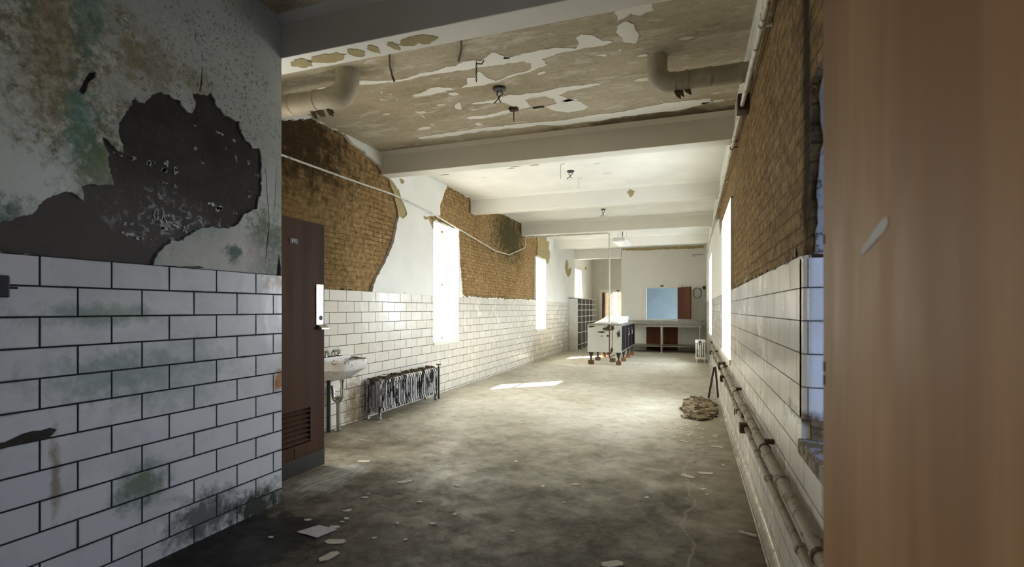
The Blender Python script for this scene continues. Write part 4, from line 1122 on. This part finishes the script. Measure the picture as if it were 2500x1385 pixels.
# ---------------------------------------------------------------- stainless counter along the end wall
ct = thing('work_counter', (-0.85, 17.5, 0), 'long stainless steel work counter along the far end wall', 'counter')
wt = MB().box((-2.15, 17.05, 0.905), (0.37, 17.96, 0.93)).box((-2.15, 17.05, 0.885), (0.37, 17.075, 0.945)).box((-2.15, 17.93, 0.93), (0.37, 17.96, 1.02)).box((0.345, 17.05, 0.93), (0.37, 17.96, 0.985))
build('worktop', wt, 'steel_dull', ct, bevel=0.004)
build('apron_rail', MB().box((-2.1, 17.10, 0.825), (0.29, 17.14, 0.862)).box((-2.1, 17.86, 0.825), (0.29, 17.90, 0.862)), 'steel_dull', ct)
build('lower_shelf', MB().box((-2.1, 17.10, 0.215), (0.29, 17.90, 0.232)).box((-2.1, 17.10, 0.19), (0.29, 17.115, 0.235)), 'steel_dull', ct)
for x in (-2.03, -0.94, 0.22):
    for y in (17.13, 17.86):
        build('leg', MB().tube([(x, y, 0.0), (x, y, 0.905)], 0.021, 10).lathe([(0.028, 0.0), (0.028, 0.02), (0.021, 0.05)], (x, y, 0), 10), 'steel', ct, smooth=True)

# ---------------------------------------------------------------- pipes and conduits
def run(name, pts, r, mat, label, cat, seg=10, group=None):
    o_ = thing(name, pts[0], label, cat, group)
    build('pipe_run', MB().tube(pts, r, seg), mat, o_, smooth=True)
    return o_


p1 = run('wall_pipe', [(0.375, -1.6, 0.635), (0.375, 13.9, 0.635)], 0.026, 'pipe', 'thicker upper pipe running along the right tile wall', 'pipe', 12)
for y in (2.55, 4.35, 6.2, 8.6, 11.0):
    build('coupling', MB().lathe([(0.03, -0.03), (0.033, -0.02), (0.033, 0.02), (0.03, 0.03)], (0.375, y, 0.635), 12, 'y'), 'pipe', p1, smooth=True)
for y in (1.8, 3.1, 5.05, 7.0, 9.5, 12.0):
    build('clamp', MB().lathe([(0.031, -0.012), (0.031, 0.012)], (0.375, y, 0.635), 12, 'y').box((0.375, y - 0.012, 0.665), (0.42, y + 0.012, 0.69)), 'rusty', p1)
build('junction_box', MB().box((0.33, 7.4, 0.585), (0.42, 7.52, 0.685)), 'rusty', p1, bevel=0.004)
p2 = run('wall_pipe', [(0.38, -1.6, 0.508), (0.38, 13.9, 0.508)], 0.0175, 'pipe', 'thinner lower pipe running along the right tile wall', 'pipe', 10)
for y in (2.15, 3.0, 5.2, 6.5, 10.0):
    build('coupling', MB().lathe([(0.021, -0.02), (0.024, -0.012), (0.024, 0.012), (0.021, 0.02)], (0.38, y, 0.508), 10, 'y'), 'pipe', p2, smooth=True)
for y, s_ in ((4.16, 0.068), (7.05, 0.075), (11.2, 0.07)):
    build('junction_box', MB().box((0.335, y, 0.508 - s_ / 2), (0.42, y + s_ * 1.2, 0.508 + s_ / 2)), 'rusty', p2, bevel=0.004)
build('elbow', MB().tube([(0.38, 4.52, 0.508), (0.385, 4.5, 0.55), (0.375, 4.48, 0.61)], 0.012, 8), 'rusty', p2)
build('clamp', MB().lathe([(0.025, -0.012), (0.025, 0.012)], (0.38, 4.85, 0.508), 10, 'y').box((0.345, 4.838, 0.48), (0.352, 4.862, 0.535)), 'rusty', p2)

for k, (x, z, r_, lab) in enumerate(((0.395, 3.10, 0.017, 'white painted conduit high on the right brick wall, lower of the pair'), (0.40, 3.165, 0.012, 'white painted conduit high on the right brick wall, upper of the pair'))):
    c_ = run('wall_conduit', [(x, 1.2, z), (x, 4.6, z + 0.01), (x - 0.005, 4.75, z - 0.01), (x, 4.95, z), (x, 17.9, z - 0.03)], r_, 'conduit', lab, 'conduit')
    for y in (3.4, 4.72, 5.85, 7.4, 9.2, 11.3, 13.5, 16.0):
        build('clamp', MB().lathe([(r_ + 0.006, -0.012), (r_ + 0.006, 0.012)], (x, y, z - 0.002), 10, 'y').box((x, y - 0.01, z - 0.005), (0.452, y + 0.01, z + 0.005)), 'rusty' if y in (4.72, 5.85) else 'conduit', c_)
    if k == 0:
        build('junction_box', MB().box((0.36, 4.66, 3.06), (0.45, 4.80, 3.20)), 'rusty', c_, bevel=0.004)

lc = run('wall_conduit', [(-3.94, 3.0, 2.965), (-3.94, 4.23, 2.97), (-3.94, 5.2, 2.98), (-3.94, 6.2, 3.0), (-3.94, 7.13, 2.96), (-3.94, 8.6, 2.80), (-3.94, 10.12, 2.635), (-3.94, 11.0, 2.64), (-3.94, 12.15, 2.93), (-3.94, 12.19, 2.97), (-3.94, 12.20, 3.15), (-3.92, 12.22, 3.20)],
         0.012, 'conduit', 'thin white conduit sagging across the left brick wall', 'conduit', 8)
for y, z in ((5.15, 2.98), (6.25, 2.997), (7.3, 2.945), (8.8, 2.78), (10.2, 2.632), (11.0, 2.64)):
    build('clamp', MB().lathe([(0.017, -0.012), (0.017, 0.012)], (-3.94, y, z), 8, 'y').box((-3.975, y - 0.008, z - 0.012), (-3.94, y + 0.008, z + 0.012)), 'conduit', lc)
bc = run('drop_conduit', [(-3.90, 12.235, 3.206), (-1.90, 12.235, 3.206), (-1.868, 12.235, 3.195), (-1.855, 12.235, 3.16), (-1.855, 12.235, 1.02)], 0.019, 'conduit', 'white conduit under the fourth beam dropping straight down before the cabinet', 'conduit')
lowp = MB().tube([(-1.855, 12.235, 1.02), (-1.855, 12.235, 0.30), (-1.855, 12.26, 0.26), (-1.855, 12.30, 0.24), (-1.855, 13.02, 0.24)], 0.013, 10)
build('lower_run', lowp, 'rusty', bc, smooth=True)
build('fitting', MB().lathe([(0.02, 0.97), (0.028, 0.98), (0.028, 1.03), (0.02, 1.04)], (-1.855, 12.235, 0), 12), 'rusty', bc)


def duct(name, pts_lab, y, x_wall, x_el, z_c, r_, label):
    o_ = thing(name, (x_el, y, z_c), label, 'pipe')
    s_ = 1 if x_el > x_wall else -1
    R = r_ * 1.5
    arcp = [(x_el - s_ * R + s_ * R * math.sin(a_), y, z_c + R - R * math.cos(a_)) for a_ in [PI / 2 * k / 10 for k in range(11)]]
    build('horizontal_run', MB().tube([(x_wall, y, z_c), (x_el - s_ * (R + 0.02), y, z_c)], r_, 20), 'lagging', o_, smooth=True)
    build('elbow', MB().tube([(x_el - s_ * (R + 0.03), y, z_c)] + arcp + [(x_el, y, CE + 0.01)], r_ * 1.08, 20), 'lagging', o_, smooth=True)
    for u in (0.12, 0.5, 0.8):
        x = x_wall + (x_el - s_ * R - x_wall) * u
        build('band', MB().lathe([(r_ + 0.004, -0.012), (r_ + 0.006, 0.0), (r_ + 0.004, 0.012)], (x, y, z_c), 20, 'x'), 'lagging', o_, smooth=True)
    tt = MB()
    for k in range(5):
        x = x_wall + (x_el - s_ * R - x_wall) * rr.uniform(0.72, 0.98)
        tt.poly([(x, y - 0.02, z_c - r_ * 0.98), (x + 0.05, y - 0.01, z_c - r_), (x + 0.06, y + 0.01, z_c - r_ - rr.uniform(.03, .07)), (x + 0.02, y, z_c - r_ - rr.uniform(.02, .05))], [(0, 1, 2, 3)])
    e_ = build('torn_wrap', tt, 'grime', o_)
    e_.modifiers.new('thickness', 'SOLIDIFY').thickness = 0.004
    return o_


duct('insulated_pipe', '', 3.82, -3.97, -2.90, 3.30, 0.095, 'lagged pipe elbow from the left wall into the ceiling')
duct('insulated_pipe', '', 4.47, 0.44, -0.28, 3.29, 0.078, 'lagged pipe elbow from the right wall into the ceiling')

# ---------------------------------------------------------------- ceiling hardware
def chain(x, y, z1, label, box):
    o_ = thing('hanging_chain', (x, y, CE), label, 'chain')
    m_ = MB()
    n = int((CE - 0.03 - z1) / 0.017)
    for k in range(n):
        z = CE - 0.03 - k * 0.017
        ax = Vector((1, 0, 0)) if k % 2 else Vector((0, 1, 0))
        m_.tube([Vector((x, y, z)) + ax * 0.006 * math.cos(a_) + Vector((0, 0, 0.012 * math.sin(a_))) for a_ in [2 * PI * q / 8 for q in range(9)]], 0.0026, 5, False)
    build('links', m_, 'rusty', o_)
    hk = MB().tube([(x, y, CE + 0.01), (x, y, CE - 0.025)], 0.005, 6)
    if box:
        hk.box((x - 0.045, y - 0.03, CE - 0.03), (x + 0.045, y + 0.03, CE + 0.005))
    else:
        hk.tube([(x, y, CE - 0.02), (x + 0.05, y, CE - 0.03), (x + 0.07, y, CE - 0.005)], 0.006, 6)
    build('hook', hk, 'rusty', o_)


chain(-1.742, 4.03, 3.335, 'rusty hanging chain nearest, in front of the dark ceiling box', False)
chain(-1.772, 5.09, 3.36, 'rusty hanging chain behind the dark ceiling box', True)


def cbox(x, y, r_, label, drop=0.1):
    o_ = thing('ceiling_box', (x, y, CE), label, 'electrical box')
    build('box_rim', MB().lathe([(r_, CE + 0.002), (r_ * 1.05, CE - 0.012), (r_ * 0.9, CE - 0.022)], (x, y, 0), 16), 'black', o_)
    for q in (-1, 1):
        pts = [(x + q * .012, y, CE - .02), (x + q * .03, y + .01, CE - .02 - drop * .3), (x - q * .01, y - .01, CE - .02 - drop * .6), (x + q * .035 - .02, y, CE - .02 - drop)]
        build('wire', MB().tube(pts, 0.006, 6), 'black', o_)


cbox(-1.744, 4.59, 0.062, 'round black ceiling box with two dangling wires in the nearest bay', 0.12)
cbox(-1.757, 7.69, 0.055, 'small dark ceiling box with dangling wires past the second beam', 0.10)
cbox(-1.771, 10.84, 0.05, 'small dark ceiling box with dangling wires past the third beam', 0.13)
for nm, x, y, z0, lab in (('ceiling_rod', -1.808, 7.27, 3.30, 'thin rod hanging just past the second beam'), ('ceiling_rod', -1.731, 8.15, 3.33, 'hooked thin rod hanging before the third beam'), ('ceiling_rod', -1.75, 11.3, 3.28, 'thin rod hanging before the fourth beam')):
    tag(build(nm, MB().tube([(x + 0.06, y, CE - 0.006), (x + 0.01, y, CE - 0.012), (x, y, CE - 0.03), (x, y, z0)], 0.006, 6), 'conduit', origin=(x, y, CE)), lab, 'rod')
for pts, lab in (([(-1.649, 3.40, CE - 0.004), (-1.66, 3.55, CE - 0.03), (-1.75, 3.75, CE - 0.02), (-1.872, 3.95, CE - 0.012)], 'loose dark wire on the ceiling by the first beam, right one'),
                 ([(-2.266, 3.42, CE - 0.004), (-2.30, 3.56, CE - 0.03), (-2.45, 3.80, CE - 0.025), (-2.54, 3.98, CE - 0.03), (-2.53, 4.0, CE - 0.07)], 'loose dark wire on the ceiling by the first beam, left one')):
    tag(build('loose_wire', MB().tube(pts, 0.009, 6), 'rusty', origin=pts[0]), lab, 'wire')
tag(build('slot_plate', MB().box((-1.58, 5.14, CE - 0.01), (-1.46, 5.17, CE + 0.002)), 'black', origin=(-1.52, 5.15, CE)), 'narrow black slot plate on the nearest ceiling bay', 'plate')

hl = thing('hanging_light', (-1.67, 13.0, 3.10), 'white suspended fluorescent light hanging behind the fourth beam', 'light fixture')
build('housing', MB().prism([(-1.835, 3.05), (-1.505, 3.05), (-1.53, 3.13), (-1.81, 3.13)], 12.45, 13.65, lambda u, v, dd: (u, dd, v)), 'lamp_white', hl, bevel=0.006)
build('diffuser', MB().box((-1.80, 12.5, 3.035), (-1.54, 13.6, 3.051)), 'diffuser', hl, bevel=0.004)
for y in (12.6, 13.5):
    build('suspension_wire', MB().tube([(-1.60, y, 3.13), (-1.62, y, CE)], 0.003, 5).tube([(-1.72, y, 3.13), (-1.69, y, 3.32), (-1.66, y, 3.13)], 0.003, 5).tube([(-1.69, y, 3.32), (-1.69, y, CE)], 0.003, 5), 'steel_dull', hl)
build('stem', MB().tube([(-1.60, 12.62, 3.12), (-1.60, 12.62, CE)], 0.010, 8), 'black', hl)

# ---------------------------------------------------------------- bits on the far wall
wc = thing('wire_coil', (0.20, 17.95, 1.93), 'coil of dark wire hanging on the far end wall by the right corner', 'wire')
ring = []
for k in range(61):
    a_ = 2 * PI * k / 20
    ring.append((0.16 + (0.125 + 0.006 * math.sin(k)) * math.cos(a_), 17.975 - 0.0015 * k / 6, 1.93 + 0.17 * math.sin(a_)))
ring += [(0.26, 17.96, 2.06), (0.30, 17.965, 2.12), (0.36, 17.97, 2.12)]
build('coil', MB().tube(ring, 0.007, 6), 'rusty', wc)
build('mount_box', MB().box((0.33, 17.94, 2.05), (0.41, 18.0, 2.16)), 'rusty', wc, bevel=0.004)
tag(build('wall_hook', MB().tube([(0.37, 17.99, 3.2), (0.06, 17.97, 3.2), (0.02, 17.965, 3.18), (0.03, 17.965, 3.15), (0.08, 17.965, 3.145)], 0.011, 8), 'steel_dull', origin=(0.37, 17.99, 3.2)), 'thin bent metal hook high on the far end wall', 'hook')
sb = thing('wall_bracket', (-2.80, 1.33, 1.5), 'small black bracket with a prong on the tiles at the left edge', 'bracket')
build('bracket_plate', MB().box((-2.81, 1.22, 1.45), (-2.775, 1.365, 1.545)), 'black', sb, bevel=0.006)
build('prong', MB().tube([(-2.785, 1.36, 1.492), (-2.785, 1.395, 1.492)], 0.005, 8), 'black', sb)

# ---------------------------------------------------------------- rubble, sticks and flakes on the floor
rb_ = MB()
for k in range(420):
    a_, q = rr.random() * 2 * PI, math.sqrt(rr.random())
    x, y = 0.10 + 0.24 * q * math.cos(a_), 7.62 + 0.88 * q * math.sin(a_)
    q *= 0.75 + 0.3 * noise.noise(Vector((math.cos(a_) * 2, math.sin(a_) * 2, 5)))
    x, y = 0.10 + 0.29 * q * math.cos(a_), 7.62 + 1.05 * q * math.sin(a_)
    z = 0.004 + (1 - q) ** 0.8 * 0.045 * rr.random() + 0.008
    rb_.obox((x, y, z), (rr.uniform(.02, .10), rr.uniform(.02, .11), rr.uniform(.005, .022)), Matrix.Rotation(rr.uniform(-.5, .5), 3, 'X') @ Matrix.Rotation(rr.random() * 3, 3, 'Z'), 0.008)
heap = thing('rubble_pile', (0.13, 7.62, 0), 'heap of broken tan plaster on the floor against the right wall', 'rubble', None, 'stuff')
build('rubble', rb_, 'rubble', heap)
rd = MB()
for k in range(160):
    a_, q = rr.random() * 2 * PI, math.sqrt(rr.random())
    rd.obox((0.09 + 0.22 * q * math.cos(a_), 7.66 + 0.85 * q * math.sin(a_), 0.02 + (1 - q) * 0.04 * rr.random()), (rr.uniform(.02, .09), rr.uniform(.03, .10), .012), Matrix.Rotation(rr.uniform(-.4, .4), 3, 'Y') @ Matrix.Rotation(rr.random() * 3, 3, 'Z'), 0.008)
build('dark_rubble', rd, 'rubble_dark', heap)
for a_, b2, lab in (((0.24, 8.62, 0.0), (0.325, 8.62, 0.49), 'dark stick leaning from the rubble to the lower pipe, left one'), ((0.385, 8.70, 0.0), (0.345, 8.70, 0.49), 'dark stick leaning from the rubble to the lower pipe, right one')):
    v_ = Vector(b2) - Vector(a_)
    R = v_.to_track_quat('Z', 'Y').to_matrix()
    tag(build('wooden_stick', MB().obox((Vector(a_) + Vector(b2)) / 2, (0.035, 0.03, v_.length), R), 'stick', origin=a_, bevel=0.003), lab, 'stick', 'sticks on the rubble')


def shard(n, s, sx=1.0, seed=0):
    q = random.Random(seed)
    l = [(s * sx * q.uniform(.55, 1.05) * math.cos(2 * PI * k / n), s * q.uniform(.45, 1.0) * math.sin(2 * PI * k / n)) for k in range(n)]
    m_ = MB()
    l = jag(l, s * 0.25, s * 0.14, 1.1 / s, seed * 3.7)
    m_.prism(l, 0.0, 0.0035, lambda u, v, dd: (u, v, dd + 0.012 * abs(u * u + 0.4 * u * v) / max(s, .01)))
    return m_


pg = tag(build('paper_sheet', MB().prism(jag([(-0.10, -0.045), (0.075, -0.065), (0.115, 0.05), (-0.04, 0.06)], 0.03, 0.006, 30), 0.0, 0.004, lambda u, v, dd: (-2.235 + u, 2.63 + v * 1.2, dd + 0.002 + 0.03 * max(0, u) * .3)), 'paper', origin=(-2.235, 2.63, 0)), 'torn pale sheet of paper on the dark floor patch by the passage wall', 'paper')
proto = [build('paint_flake', shard(7, s_, x_, k), 'flake') for k, (s_, x_) in enumerate(((0.022, 1.3), (0.03, 1.6), (0.018, 1.0), (0.05, 2.0)))]
GEN = 'small pale paint flake lying loose on the concrete floor'
big = [(-2.03, 2.55, 3, 0.25, 'long ragged pale flake on the floor behind the torn paper'), (-1.94, 2.38, 3, 1.3, 'pale curled flake nearest on the floor right of the dark patch'), (-2.16, 2.72, 1, 0.3, 'small white flake just beyond the torn paper'),
       (-3.32, 4.63, 1, 0.0, 'white flake on the floor in front of the wash basin'), (-2.85, 3.98, 3, 0.2, 'flat pale flake on the floor beyond the door edge'), (-2.20, 3.62, 3, 0.9, 'crumpled pale flake alone on the mid left floor'),
       (0.10, 4.66, 3, 0.1, 'white curled flake on the floor near the right wall'), (-0.03, 4.52, 3, 2.6, 'flat tan flake just left of the white curled one'), (-0.42, 2.83, 3, 0.5, 'pale ragged flake at the bottom of the floor'), (0.22, 5.6, 3, 0.1, 'long thin pale flake by the right wall')]
used = set()
def put(k, x, y, a_, label, group=None):
    if k not in used:
        o_ = proto[k]
        used.add(k)
    else:
        o_ = proto[k].copy()
        COL.objects.link(o_)
    o_.location = (x, y, 0.001)
    o_.rotation_euler = (0, 0, a_)
    tag(o_, label, 'paint flake', group)
for x, y, k, a_, lab in big:
    put(k, x, y, a_, lab)
spots_ = []
for k in range(60):       # the drift of flakes right of the middle
    spots_.append((rr.gauss(-0.12, 0.28), rr.gauss(6.0, 0.55)))
for k in range(45):
    spots_.append((rr.uniform(-3.4, 0.35), rr.uniform(3.0, 8.5)))
for k in range(12):
    spots_.append((rr.uniform(-3.85, -3.5), rr.uniform(5.2, 7.4)))
for k in range(14):
    spots_.append((rr.uniform(-2.5, -1.5), rr.uniform(2.3, 3.3)))
for x, y in spots_:
    if -3.95 < x < 0.36:
        put(rr.choice((0, 0, 1, 2, 2)), x, y, rr.random() * 6, GEN, 'small paint flakes on the floor')
tag(build('wooden_splinter', MB().obox((0.323, 3.475, 0.008), (0.10, 0.014, 0.012), Matrix.Rotation(-0.35, 3, 'Z')), 'flake', origin=(0.323, 3.475, 0)), 'thin pale splinter on the dark floor by the right wall', 'splinter')
sp_ = MB().poly([(0.435, 2.62, 1.625), (0.45, 2.66, 1.625), (0.445, 2.64, 1.70), (0.44, 2.61, 1.625), (0.455, 2.65, 1.625)], [(0, 1, 2), (3, 4, 2), (0, 3, 2), (1, 4, 2), (0, 1, 4, 3)])
tag(build('plaster_shard', sp_, 'flake', origin=(0.44, 2.64, 1.625)), 'pointed white shard standing on the near right tile ledge', 'shard')
tag(build('plaster_shard', MB().obox((0.415, 4.55, 1.64), (0.012, 0.30, 0.012), Matrix.Rotation(-0.12, 3, 'X')), 'flake', origin=(0.415, 4.55, 1.62)), 'thin white splinter lying on the right tile ledge farther off', 'shard')
